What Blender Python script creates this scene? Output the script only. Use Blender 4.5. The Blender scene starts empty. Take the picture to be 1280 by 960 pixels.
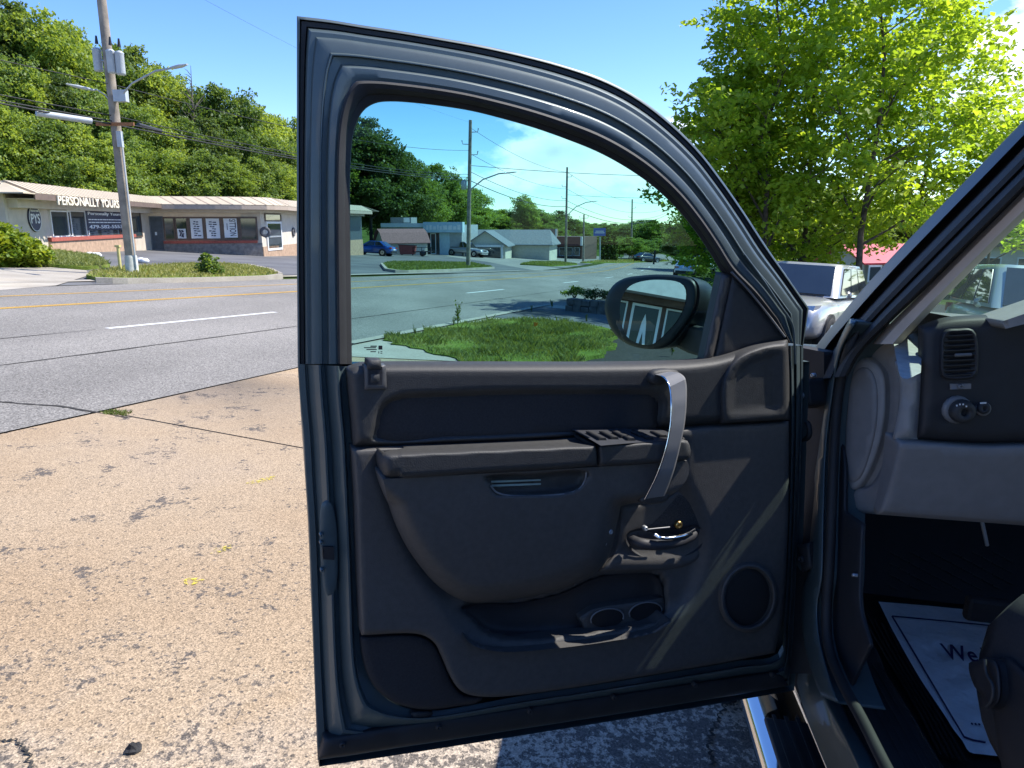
import bpy, bmesh, math, random
import numpy as np
from mathutils import Vector, Matrix
from mathutils.geometry import delaunay_2d_cdt

rad = math.radians
random.seed(7)
RNG = np.random.default_rng(11)
S = bpy.context.scene
COL = S.collection

# ------------------------------------------------------------------ camera
FOC, PITCH, EYE = 920.0, rad(12.3), 1.5          # focal length in px of a 1280 px wide frame
cam_d = bpy.data.cameras.new('camera')
cam_d.sensor_width = 36.0
cam_d.lens = 36.0 * FOC / 1280.0
cam_d.clip_start, cam_d.clip_end = 0.03, 6000.0
cam = bpy.data.objects.new('camera', cam_d)
COL.objects.link(cam)
cam.location = (0, 0, EYE)
cam.rotation_euler = (math.pi / 2 - PITCH, 0, 0)
S.camera = cam

# ------------------------------------------------------------------ sky and sun
SUN_AZ, SUN_EL = rad(76), rad(53)                # azimuth clockwise from +Y
world = bpy.data.worlds.new('World')
S.world = world
world.use_nodes = True
wn, wl = world.node_tree.nodes, world.node_tree.links
wn.clear()
w_out = wn.new('ShaderNodeOutputWorld')
w_bg = wn.new('ShaderNodeBackground')
w_bg.inputs['Strength'].default_value = 0.15
sky = wn.new('ShaderNodeTexSky')
sky.sky_type = 'NISHITA'
sky.sun_disc = False
sky.sun_elevation = SUN_EL
sky.sun_rotation = SUN_AZ
sky.air_density = 1.0
sky.dust_density = 0.0
sky.ozone_density = 3.5
sky.altitude = 1500
def wnode(t, **kw):
    n = wn.new(t)
    for k, v in kw.items():
        setattr(n, k, v)
    return n
def wmath(op, a, b=None, c=None):
    n = wnode('ShaderNodeMath', operation=op)
    for i, x in enumerate((a, b, c)):
        if x is None:
            continue
        if isinstance(x, (int, float)):
            n.inputs[i].default_value = x
        else:
            wl.new(x, n.inputs[i])
    return n.outputs[0]
tc = wnode('ShaderNodeTexCoord')
# clouds: banks of cumulus at given headings, broken up by noise on the view direction
banks = [(5.5, 4.9, 8.5, 3.0, 1.05), (0, 3.6, 5, 1.5, .85), (33, 9.5, 6, 4.2, 1.05), (44, 7, 9, 4, 1), (12, 3.0, 8, .8, .55), (75, 9, 12, 4, .9),
         (120, 8, 14, 4, .8), (170, 10, 16, 4, .8), (230, 7, 14, 3, .7), (290, 9, 10, 3, .6)]
acc = None
sep = wnode('ShaderNodeSeparateXYZ')
wl.new(tc.outputs['Generated'], sep.inputs[0])
azn = wmath('ARCTAN2', sep.outputs[0], sep.outputs[1])
eln = wmath('ARCSINE', sep.outputs[2])
for az, el, wa, we, amp in banks:
    azr = rad(az if az <= 180 else az - 360)
    dx = wmath('DIVIDE', wmath('SUBTRACT', azn, azr), rad(wa))
    dy = wmath('DIVIDE', wmath('SUBTRACT', eln, rad(el)), rad(we))
    r2 = wmath('ADD', wmath('MULTIPLY', dx, dx), wmath('MULTIPLY', dy, dy))
    gss = wmath('MULTIPLY', wmath('POWER', 2.718, wmath('MULTIPLY', r2, -1.0)), amp)
    acc = gss if acc is None else wmath('MAXIMUM', acc, gss)
mp = wnode('ShaderNodeMapping')
mp.inputs['Scale'].default_value = (1, 1, 1.9)
wl.new(tc.outputs['Generated'], mp.inputs[0])
nz = wnode('ShaderNodeTexNoise')
nz.inputs['Scale'].default_value = 13
nz.inputs['Detail'].default_value = 9
nz.inputs['Roughness'].default_value = .58
wl.new(mp.outputs[0], nz.inputs['Vector'])
den = wmath('ADD', acc, wmath('MULTIPLY', wmath('MULTIPLY', wmath('SUBTRACT', nz.outputs['Fac'], .5), 2.3), wmath('MINIMUM', wmath('MULTIPLY', acc, 2.2), 1.0)))
cr = wnode('ShaderNodeValToRGB')
cr.color_ramp.elements[0].position = .34
cr.color_ramp.elements[1].position = .78
wl.new(den, cr.inputs[0])
cs = wnode('ShaderNodeValToRGB')                 # thicker middles are a little greyer
cs.color_ramp.elements[0].position = .75
cs.color_ramp.elements[0].color = (5.2, 5.3, 5.4, 1)
cs.color_ramp.elements[1].position = 1.0
cs.color_ramp.elements[1].color = (3.3, 3.55, 3.9, 1)
nz2 = wnode('ShaderNodeTexNoise')
nz2.inputs['Scale'].default_value = 7
nz2.inputs['Detail'].default_value = 5
wl.new(mp.outputs[0], nz2.inputs['Vector'])
wl.new(wmath('ADD', nz2.outputs['Fac'], wmath('MULTIPLY', acc, .33)), cs.inputs[0])
hs = wnode('ShaderNodeHueSaturation')
hs.inputs['Saturation'].default_value = 1.2
hs.inputs['Hue'].default_value = .511
hs.inputs['Value'].default_value = .74
wl.new(sky.outputs[0], hs.inputs['Color'])
mx = wnode('ShaderNodeMix', data_type='RGBA')
wl.new(wmath('MULTIPLY', cr.outputs[0], .9), mx.inputs[0])
wl.new(hs.outputs[0], mx.inputs[6])
wl.new(cs.outputs[0], mx.inputs[7])
wl.new(mx.outputs[2], w_bg.inputs[0])
wl.new(w_bg.outputs[0], w_out.inputs[0])

sun_d = bpy.data.lights.new('sun', 'SUN')
sun_d.energy = 3.3
sun_d.angle = rad(0.53)
sun_d.color = (1.0, .955, .88)
sun = bpy.data.objects.new('sun', sun_d)
COL.objects.link(sun)
SUNV = Vector((math.sin(SUN_AZ) * math.cos(SUN_EL), math.cos(SUN_AZ) * math.cos(SUN_EL), math.sin(SUN_EL)))
sun.rotation_euler = SUNV.to_track_quat('Z', 'Y').to_euler()
sun.location = (0, 0, 30)

vs = S.view_settings
vs.view_transform = 'Standard'
vs.look = 'None'
vs.exposure = 1.36
vs.gamma = 1.0
vs.use_curve_mapping = False
S.cycles.use_denoising = True
S.cycles.max_bounces = 10
S.cycles.transparent_max_bounces = 16
S.cycles.caustics_reflective = False
S.cycles.caustics_refractive = False
S.cycles.sample_clamp_indirect = 6.0

# ------------------------------------------------------------------ helpers: rays and ground
CP, SP = math.cos(PITCH), math.sin(PITCH)
CAM = np.array([0, 0, EYE])
def ray(u, v):
    """direction of the sight line through photo pixel (u, v); arrays allowed"""
    u = np.asarray(u, float); v = np.asarray(v, float)
    x = u - 640; y = 480 - v
    return np.stack([x, y * SP + FOC * CP, y * CP - FOC * SP], -1)
GX, GY = -.0643, -.0347                          # the site falls to the right and ahead
def soft(t, a, k, w=20.0):
    t = np.asarray(t, float)
    d = np.clip((t - a) / w, 0, 1)
    ramp = w * d * d / 2 + np.maximum(t - a - w, 0)
    return t - (1 - k) * ramp
def sstep(t):
    t = np.clip(t, 0, 1)
    return t * t * (3 - 2 * t)
def gz(x, y):
    """height of the ground"""
    x = np.asarray(x, float); y = np.asarray(y, float)
    xs = soft(x, 4, .35); xs = -soft(-xs, 55, .2)
    ys = soft(y, 60, .55, 30); ys = soft(ys, 150, .1, 40); ys = -soft(-ys, 30, .2)
    z = GX * xs + GY * ys
    e1 = sstep((-x - 33) / 55) * sstep((y + 5) / 45)
    e2 = sstep((y - 112) / 110) * sstep((-x + 5) / 60)
    return z + 13 * np.maximum(e1, e2)
def gnd(u, v, dz=0.0):
    """where the sight line meets the sloping ground"""
    d = ray(u, v)
    t = -EYE / (d[2] - GX * d[0] - GY * d[1])
    if t < 0 or t * d[1] > 140: t = 140 / d[1]
    for _ in range(30):
        p = CAM + t * d
        e = p[2] - gz(p[0], p[1])
        t *= 1 + .5 * e / max(EYE - p[2], .6)
    p = CAM + t * d
    return Vector((p[0], p[1], float(gz(p[0], p[1])) + dz))
def at(u, v, Y):
    d = ray(u, v)
    return Vector(CAM + d * (Y / d[1]))
UPN = Vector((-GX, -GY, 1)).normalized()         # normal of the slope

# ------------------------------------------------------------------ helpers: objects
BASE = {}
def tag(o, label=None, cat=None, group=None, kind=None):
    for k, v in (('label', label), ('category', cat), ('group', group), ('kind', kind)):
        if v: o[k] = v
    return o
def thing(name, loc, label, cat, group=None, rot=None):
    o = bpy.data.objects.new(name, None)
    COL.objects.link(o)
    o.location = loc
    o.empty_display_size = .2
    if rot is not None: o.rotation_euler = rot
    BASE[o.name] = Vector(loc) if rot is None else None
    return tag(o, label, cat, group)
def link(name, me, mat, parent=None):
    o = bpy.data.objects.new(name, me)
    COL.objects.link(o)
    if mat is not None and not me.materials:
        for m in (mat if isinstance(mat, (list, tuple)) else [mat]):
            me.materials.append(m)
    if parent is not None:
        o.parent = parent
        BASE[o.name] = BASE.get(parent.name)
    return o
def copy_tree(o, parent=None):
    c = o.copy(); COL.objects.link(c)
    c.parent = parent
    for ch in list(o.children):
        copy_tree(ch, c)
    return c
class MB:
    """collects faces of ONE mesh object"""
    def __init__(s): s.v = []; s.f = []; s.m = []; s.sm = []
    def add(s, vs_, fs, mi=0, smooth=False):
        n = len(s.v)
        s.v += [tuple(map(float, p)) for p in vs_]
        for f in fs:
            s.f.append(tuple(n + i for i in f)); s.m.append(mi); s.sm.append(smooth)
        return s
    def box(s, lo, hi, mi=0, fr=None):
        x0, y0, z0 = lo; x1, y1, z1 = hi
        P = [(x0, y0, z0), (x1, y0, z0), (x1, y1, z0), (x0, y1, z0), (x0, y0, z1), (x1, y0, z1), (x1, y1, z1), (x0, y1, z1)]
        if fr: P = [fr(*p) for p in P]
        return s.add(P, [(3, 2, 1, 0), (4, 5, 6, 7), (0, 1, 5, 4), (1, 2, 6, 5), (2, 3, 7, 6), (3, 0, 4, 7)], mi)
    def hexa(s, P, mi=0):
        return s.add(P, [(3, 2, 1, 0), (4, 5, 6, 7), (0, 1, 5, 4), (1, 2, 6, 5), (2, 3, 7, 6), (3, 0, 4, 7)], mi)
    def prism(s, poly, off, mi=0, smooth=False):
        """polygon (3-D points) swept by the vector off"""
        n = len(poly); off = Vector(off)
        P = [Vector(p) for p in poly] + [Vector(p) + off for p in poly]
        F = [tuple(range(n - 1, -1, -1)), tuple(range(n, 2 * n))]
        s.add(P, F, mi)
        s.add(P, [(i, (i + 1) % n, n + (i + 1) % n, n + i) for i in range(n)], mi, smooth)
        return s
    def loft(s, rings, closed=True, cap=True, mi=0, smooth=True):
        n = len(rings[0]); P = [p for r in rings for p in r]; F = []
        for k in range(len(rings) - 1):
            for i in range(n if closed else n - 1):
                j = (i + 1) % n
                F.append((k * n + i, k * n + j, (k + 1) * n + j, (k + 1) * n + i))
        s.add(P, F, mi, smooth)
        if cap:
            s.add(rings[0], [tuple(range(n - 1, -1, -1))], mi)
            s.add(rings[-1], [tuple(range(n))], mi)
        return s
    def tube(s, path, r, n=8, mi=0, cap=True, smooth=True, squash=1.0):
        path = [Vector(p) for p in path]
        rs = r if isinstance(r, (list, tuple)) else [r] * len(path)
        rings = []; ref = None
        for i, p in enumerate(path):
            t = (path[min(i + 1, len(path) - 1)] - path[max(i - 1, 0)]).normalized()
            if ref is None:
                ref = Vector((0, 0, 1)) if abs(t.z) < .9 else Vector((1, 0, 0))
            a = t.cross(ref)
            a = a.normalized() if a.length > 1e-6 else t.orthogonal().normalized()
            b = a.cross(t).normalized(); ref = b
            rings.append([p + (a * math.cos(q) + b * math.sin(q) * squash) * rs[i] for q in (2 * math.pi * k / n for k in range(n))])
        return s.loft(rings, True, cap, mi, smooth)
    def lathe(s, prof, fr, n=20, mi=0, smooth=True, cap=True):
        """prof [(radius, height)], fr(x, y, z) -> point"""
        rings = [[fr(r * math.cos(2 * math.pi * k / n), r * math.sin(2 * math.pi * k / n), h) for k in range(n)] for r, h in prof]
        return s.loft(rings, True, cap, mi, smooth)
    def build(s, name, mat, parent=None, local=False, bevel=0.0):
        v = s.v
        b = BASE.get(parent.name) if parent is not None else None
        if b is not None and not local:
            v = [(p[0] - b.x, p[1] - b.y, p[2] - b.z) for p in v]
        me = bpy.data.meshes.new(name)
        me.from_pydata(v, [], s.f)
        for m in (mat if isinstance(mat, (list, tuple)) else [mat]): me.materials.append(m)
        me.polygons.foreach_set('material_index', s.m)
        me.polygons.foreach_set('use_smooth', s.sm)
        me.update()
        if bevel:
            bm = bmesh.new(); bm.from_mesh(me)
            bmesh.ops.remove_doubles(bm, verts=bm.verts, dist=1e-5)
            ed = [e for e in bm.edges if len(e.link_faces) == 2 and e.calc_face_angle(0) > .6]
            bmesh.ops.bevel(bm, geom=ed, offset=bevel, segments=2, profile=.5, affect='EDGES', clamp_overlap=True)
            bm.to_mesh(me); bm.free()
        return link(name, me, mat, parent)
def mesh_np(name, V, F, mat, parent=None, smooth=False, attr=None):
    """large mesh from arrays; F is (n, 3) or (n, 4)"""
    me = bpy.data.meshes.new(name)
    V = np.asarray(V, np.float32); F = np.asarray(F, np.int32)
    b = BASE.get(parent.name) if parent is not None else None
    if b is not None: V = V - np.array(b, np.float32)
    k = F.shape[1]
    me.vertices.add(len(V)); me.vertices.foreach_set('co', V.ravel())
    me.loops.add(F.size); me.loops.foreach_set('vertex_index', F.ravel())
    me.polygons.add(len(F)); me.polygons.foreach_set('loop_start', np.arange(len(F), dtype=np.int32) * k)
    if smooth: me.polygons.foreach_set('use_smooth', np.ones(len(F), bool))
    if attr is not None:
        a = me.attributes.new('tint', 'FLOAT', 'FACE'); a.data.foreach_set('value', np.asarray(attr, np.float32))
    me.update(calc_edges=True); me.validate()
    return link(name, me, mat, parent)

# ------------------------------------------------------------------ helpers: 2-D outlines
def curve(pts, step=5.0, closed=True):
    """smooth outline through points; a third entry 1 marks a sharp corner"""
    P = [np.array(p[:2], float) for p in pts]; sh = [len(p) > 2 and bool(p[2]) for p in pts]
    n = len(P); out = []
    for i in range(n if closed else n - 1):
        p1, p2 = P[i], P[(i + 1) % n]
        p0 = P[i - 1] if (closed or i > 0) and not sh[i] else 2 * p1 - p2
        p3 = P[(i + 2) % n] if (closed or i + 2 < n) and not sh[(i + 1) % n] else 2 * p2 - p1
        m = max(1, int(np.linalg.norm(p2 - p1) / step))
        d1 = max(np.linalg.norm(p2 - p0), 1e-6); L = np.linalg.norm(p2 - p1)
        t1 = (p2 - p0) / d1 * L; d2 = max(np.linalg.norm(p3 - p1), 1e-6); t2 = (p3 - p1) / d2 * L
        for k in range(m):
            t = k / m
            out.append((2*t**3-3*t*t+1)*p1 + (t**3-2*t*t+t)*t1 + (-2*t**3+3*t*t)*p2 + (t**3-t*t)*t2)
    if not closed: out.append(P[-1])
    return np.array(out)
def resample(P, n):
    P = np.asarray(P, float)
    L = np.r_[0, np.cumsum(np.linalg.norm(np.diff(P, axis=0), axis=1))]
    t = np.linspace(0, L[-1], n)
    return np.stack([np.interp(t, L, P[:, k]) for k in range(P.shape[1])], -1)
def inside(poly, Q):
    x, y = Q[:, 0], Q[:, 1]; r = np.zeros(len(Q), bool)
    a = poly; b = np.roll(poly, -1, 0)
    for (x1, y1), (x2, y2) in zip(a, b):
        c = ((y1 > y) != (y2 > y))
        if y1 != y2: r ^= c & (x < (x2 - x1) * (y - y1) / (y2 - y1) + x1)
    return r
def sdist(poly, Q):
    """distance to the outline, positive inside"""
    Q = np.asarray(Q, float); d = np.full(len(Q), 1e9)
    for p, q in zip(poly, np.roll(poly, -1, 0)):
        e = q - p; l = max(e.dot(e), 1e-12)
        t = np.clip(((Q - p) @ e) / l, 0, 1)
        d = np.minimum(d, np.linalg.norm(Q - p - t[:, None] * e, axis=1))
    return np.where(inside(poly, Q), d, -d)
def fill(poly, step, insets=(), holes=()):
    """triangulate an outline with inner grid points; returns points, triangles, number of outline points"""
    lo, hi = poly.min(0), poly.max(0)
    xs = np.arange(lo[0] + step * .5, hi[0], step); ys = np.arange(lo[1] + step * .5, hi[1], step)
    G = np.stack(np.meshgrid(xs, ys), -1).reshape(-1, 2) if len(xs) and len(ys) else np.zeros((0, 2))
    if len(G):
        sd = sdist(poly, G); keep = sd > step * .45 + (max(insets) if insets else 0)
        for h in holes: keep &= sdist(h, G) < -step * .45
        G = G[keep]
    extra = []
    if insets:
        nx, pv = np.roll(poly, -1, 0), np.roll(poly, 1, 0)
        t = nx - pv; t /= np.maximum(np.linalg.norm(t, axis=1), 1e-9)[:, None]
        nrm = np.stack([-t[:, 1], t[:, 0]], -1)
        if not inside(poly, (poly[:1] + nrm[:1] * .05))[0]: nrm = -nrm
        for w in insets:
            q = poly + nrm * w
            ok = np.abs(sdist(poly, q) - w) < .12 * w + 1e-6
            extra.append(q[ok])
    allp = [poly] + list(holes); n0 = sum(len(p) for p in allp)
    E = []; k = 0
    for p in allp:
        E += [(k + i, k + (i + 1) % len(p)) for i in range(len(p))]; k += len(p)
    pts = np.concatenate(allp + extra + [G]) if len(G) or extra else np.concatenate(allp)
    r = delaunay_2d_cdt([Vector(p) for p in pts], E, [], 0, 1e-4)
    V = np.array([tuple(p) for p in r[0]]); T = [f for f in r[2]]
    T = np.array([t for t in T if len(t) == 3])
    cen = V[T].mean(1)
    ok = inside(poly, cen)
    for h in holes: ok &= ~inside(h, cen)
    return V, T[ok]
def sheet(name, poly, mat, dz, step=4.0, parent=None, thick=0.0):
    """a sheet lying on the ground, outline in plan metres"""
    poly = np.asarray(poly, float)
    n = len(poly); dense = []
    for i in range(n):
        a, b = poly[i], poly[(i + 1) % n]; m = max(1, int(np.linalg.norm(b - a) / step))
        dense += [a + (b - a) * k / m for k in range(m)]
    dense = np.array(dense)
    V, T = fill(dense, step)
    z = gz(V[:, 0], V[:, 1]) + dz
    V3 = np.c_[V, z]
    tri = V3[T]; nz_ = np.cross(tri[:, 1] - tri[:, 0], tri[:, 2] - tri[:, 0])[:, 2]
    T = np.where((nz_ < 0)[:, None], T[:, ::-1], T)
    if thick:
        d3 = np.c_[dense, gz(dense[:, 0], dense[:, 1]) + dz]; k = len(V3); m = len(d3)
        V3 = np.r_[V3, d3, d3 - [0, 0, thick]]
        side = []
        for i in range(m):
            j = (i + 1) % m
            side += [(k + i, k + m + i, k + j), (k + j, k + m + i, k + m + j)]
        T = np.r_[T, np.array(side)]
    return mesh_np(name, V3, T, mat, parent)
def gpoly(px): return [tuple(gnd(u, v))[:2] for u, v in px]
def sharpen(o, ang=.5):
    bm = bmesh.new(); bm.from_mesh(o.data)
    bmesh.ops.remove_doubles(bm, verts=bm.verts, dist=1e-6)
    for e in bm.edges:
        if len(e.link_faces) == 2 and e.calc_face_angle(0) > ang: e.smooth = False
    bm.to_mesh(o.data); bm.free()
    return o
def text_mesh(body, size=1.0, ext=.0, font_spacing=1.0):
    """lettering as a mesh in the XY plane, left base at the origin"""
    cu = bpy.data.curves.new('t', 'FONT'); cu.body = body; cu.size = size; cu.extrude = ext; cu.space_character = font_spacing
    cu.offset = .012 * size
    cu.resolution_u = 3
    o = bpy.data.objects.new('t', cu); COL.objects.link(o)
    dg = bpy.context.evaluated_depsgraph_get()
    me = bpy.data.meshes.new_from_object(o.evaluated_get(dg))
    V = np.array([tuple(v.co) for v in me.vertices]) if len(me.vertices) else np.zeros((1, 3))
    F = [tuple(p.vertices) for p in me.polygons]
    bpy.data.objects.remove(o); bpy.data.curves.remove(cu); bpy.data.meshes.remove(me)
    return V, F
def text_on(mb, body, o, ex, ey, width, height, depth=.02, mi=0):
    """lettering fitted in a width x height box at o, along ex, up ey, standing depth proud"""
    V, F = text_mesh(body, 1.0, .02)
    lo, hi = V.min(0), V.max(0); sp = np.maximum(hi - lo, 1e-6)
    o, ex, ey = Vector(o), Vector(ex), Vector(ey); en = ex.cross(ey)
    P = [o + ex * ((p[0] - lo[0]) / sp[0] * width) + ey * ((p[1] - lo[1]) / sp[1] * height) + en * ((p[2] - lo[2]) / sp[2] * depth) for p in V]
    mb.add(P, F, mi)

# ------------------------------------------------------------------ materials
MATS = {}
def mat(name, col, rough=.6, metal=0.0, var=.12, vscale=8.0, bump=0.0, bscale=60.0, coat=0.0, col2=None, spec=.5, detail=4.0, hue=0.0, rvar=0.0):
    if name in MATS: return MATS[name]
    m = bpy.data.materials.new(name); m.use_nodes = True
    N, L = m.node_tree.nodes, m.node_tree.links
    b = N['Principled BSDF']
    b.inputs['Roughness'].default_value = rough
    b.inputs['Metallic'].default_value = metal
    b.inputs['Specular IOR Level'].default_value = spec
    b.inputs['Coat Weight'].default_value = coat
    b.inputs['Coat Roughness'].default_value = .06
    t = N.new('ShaderNodeTexCoord')
    n = N.new('ShaderNodeTexNoise'); n.inputs['Scale'].default_value = vscale; n.inputs['Detail'].default_value = detail
    L.new(t.outputs['Object'], n.inputs['Vector'])
    r = N.new('ShaderNodeValToRGB')
    c2 = col2 or tuple(min(1, c * (1 + var)) for c in col)
    c1 = col if col2 else tuple(c * (1 - var) for c in col)
    r.color_ramp.elements[0].position = .3; r.color_ramp.elements[1].position = .7
    r.color_ramp.elements[0].color = (*c1, 1); r.color_ramp.elements[1].color = (*c2, 1)
    L.new(n.outputs['Fac'], r.inputs[0])
    L.new(r.outputs[0], b.inputs['Base Color'])
    if rvar:
        mr = N.new('ShaderNodeMapRange'); mr.inputs[3].default_value = rough - rvar; mr.inputs[4].default_value = rough + rvar
        L.new(n.outputs['Fac'], mr.inputs[0]); L.new(mr.outputs[0], b.inputs['Roughness'])
    if bump:
        n2 = N.new('ShaderNodeTexNoise'); n2.inputs['Scale'].default_value = bscale; n2.inputs['Detail'].default_value = 3
        L.new(t.outputs['Object'], n2.inputs['Vector'])
        bp = N.new('ShaderNodeBump'); bp.inputs['Strength'].default_value = bump; bp.inputs['Distance'].default_value = .6 / bscale
        L.new(n2.outputs['Fac'], bp.inputs['Height']); L.new(bp.outputs[0], b.inputs['Normal'])
    MATS[name] = m
    return m
def glass(name, tint, refl=.09, rough=0.0, veil=0.0):
    if name in MATS: return MATS[name]
    m = bpy.data.materials.new(name); m.use_nodes = True
    N, L = m.node_tree.nodes, m.node_tree.links
    N.remove(N['Principled BSDF'])
    tr = N.new('ShaderNodeBsdfTransparent'); tr.inputs[0].default_value = (*tint, 1)
    gl = N.new('ShaderNodeBsdfGlossy'); gl.inputs['Roughness'].default_value = rough
    fr = N.new('ShaderNodeFresnel'); fr.inputs['IOR'].default_value = 1.5
    mm = N.new('ShaderNodeMath'); mm.operation = 'MULTIPLY'; mm.inputs[1].default_value = refl / .04
    L.new(fr.outputs[0], mm.inputs[0])
    cl = N.new('ShaderNodeMath'); cl.operation = 'MINIMUM'; cl.inputs[1].default_value = .9
    L.new(mm.outputs[0], cl.inputs[0])
    mix = N.new('ShaderNodeMixShader')
    L.new(cl.outputs[0], mix.inputs[0]); L.new(tr.outputs[0], mix.inputs[1]); L.new(gl.outputs[0], mix.inputs[2])
    out = mix
    if veil:                                      # thin pale diffuse film over the glass
        df = N.new('ShaderNodeBsdfDiffuse'); df.inputs[0].default_value = (.75, .85, .8, 1)
        m2 = N.new('ShaderNodeMixShader'); m2.inputs[0].default_value = veil
        L.new(mix.outputs[0], m2.inputs[1]); L.new(df.outputs[0], m2.inputs[2]); out = m2
    L.new(out.outputs[0], N['Material Output'].inputs[0])
    MATS[name] = m
    return m
def leafmat(name, c1, c2, trans=.45, rough=.5):
    if name in MATS: return MATS[name]
    m = bpy.data.materials.new(name); m.use_nodes = True
    N, L = m.node_tree.nodes, m.node_tree.links
    b = N['Principled BSDF']; b.inputs['Roughness'].default_value = rough; b.inputs['Specular IOR Level'].default_value = .35
    a = N.new('ShaderNodeAttribute'); a.attribute_name = 'tint'
    oi = N.new('ShaderNodeObjectInfo')
    ad = N.new('ShaderNodeMath'); ad.operation = 'MULTIPLY_ADD'; ad.inputs[1].default_value = .8; ad.inputs[2].default_value = -.4
    L.new(oi.outputs['Random'], ad.inputs[0])
    ad2 = N.new('ShaderNodeMath'); ad2.operation = 'ADD'
    L.new(a.outputs['Fac'], ad2.inputs[0]); L.new(ad.outputs[0], ad2.inputs[1])
    r = N.new('ShaderNodeValToRGB')
    r.color_ramp.elements[0].color = (*c1, 1); r.color_ramp.elements[1].color = (*c2, 1)
    L.new(ad2.outputs[0], r.inputs[0])
    L.new(r.outputs[0], b.inputs['Base Color'])
    t = N.new('ShaderNodeBsdfTranslucent')
    g = N.new('ShaderNodeMix'); g.data_type = 'RGBA'; g.blend_type = 'MULTIPLY'; g.inputs[0].default_value = 1
    g.inputs[7].default_value = (1.5, 1.35, .55, 1)
    L.new(r.outputs[0], g.inputs[6]); L.new(g.outputs[2], t.inputs[0])
    mix = N.new('ShaderNodeMixShader'); mix.inputs[0].default_value = trans
    L.new(b.outputs[0], mix.inputs[1]); L.new(t.outputs[0], mix.inputs[2])
    L.new(mix.outputs[0], N['Material Output'].inputs[0])
    MATS[name] = m
    return m
class NT:
    """small node-graph writer for the ground surfaces"""
    def __init__(s, name, rough=.85, spec=.3):
        s.m = bpy.data.materials.new(name); s.m.use_nodes = True
        s.N, s.L = s.m.node_tree.nodes, s.m.node_tree.links
        s.b = s.N['Principled BSDF']; s.b.inputs['Roughness'].default_value = rough; s.b.inputs['Specular IOR Level'].default_value = spec
        s.t = s.N.new('ShaderNodeTexCoord').outputs['Object']; MATS[name] = s.m
    def noise(s, scale, detail=4, rough=.55, vec=None, sc3=None):
        if sc3 is not None:
            mp_ = s.N.new('ShaderNodeMapping'); mp_.inputs['Scale'].default_value = sc3; s.L.new(vec or s.t, mp_.inputs[0]); vec = mp_.outputs[0]
        n = s.N.new('ShaderNodeTexNoise'); n.inputs['Scale'].default_value = scale; n.inputs['Detail'].default_value = detail; n.inputs['Roughness'].default_value = rough
        s.L.new(vec or s.t, n.inputs['Vector']); return n.outputs['Fac']
    def voro(s, scale, feature='F1', rand=1.0):
        n = s.N.new('ShaderNodeTexVoronoi'); n.feature = feature; n.inputs['Scale'].default_value = scale; n.inputs['Randomness'].default_value = rand
        s.L.new(s.t, n.inputs['Vector']); return n
    def ramp(s, fac, *stops):
        r = s.N.new('ShaderNodeValToRGB'); e = r.color_ramp.elements
        while len(e) < len(stops): e.new(.5)
        for k, (p, c) in enumerate(stops):
            e[k].position = p; e[k].color = (c, c, c, 1) if isinstance(c, (int, float)) else (*c, 1)
        s.L.new(fac, r.inputs[0]); return r.outputs[0]
    def mix(s, fac, a, b, mode='MIX'):
        n = s.N.new('ShaderNodeMix'); n.data_type = 'RGBA'; n.blend_type = mode
        for i, x in ((0, fac), (6, a), (7, b)):
            if isinstance(x, (int, float)): n.inputs[i].default_value = x
            elif isinstance(x, tuple): n.inputs[i].default_value = (*x, 1)
            else: s.L.new(x, n.inputs[i])
        return n.outputs[2]
    def math(s, op, a, b=0.0, c=0.0):
        n = s.N.new('ShaderNodeMath'); n.operation = op
        for i, x in enumerate((a, b, c)):
            if isinstance(x, (int, float)): n.inputs[i].default_value = x
            else: s.L.new(x, n.inputs[i])
        return n.outputs[0]
    def sep(s):
        n = s.N.new('ShaderNodeSeparateXYZ'); s.L.new(s.t, n.inputs[0]); return n.outputs
    def done(s, col, bumpf=None, bump=.3, dist=.01):
        s.L.new(col, s.b.inputs['Base Color'])
        if bumpf is not None:
            b = s.N.new('ShaderNodeBump'); b.inputs['Strength'].default_value = bump; b.inputs['Distance'].default_value = dist
            s.L.new(bumpf, b.inputs['Height']); s.L.new(b.outputs[0], s.b.inputs['Normal'])
        return s.m

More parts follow.
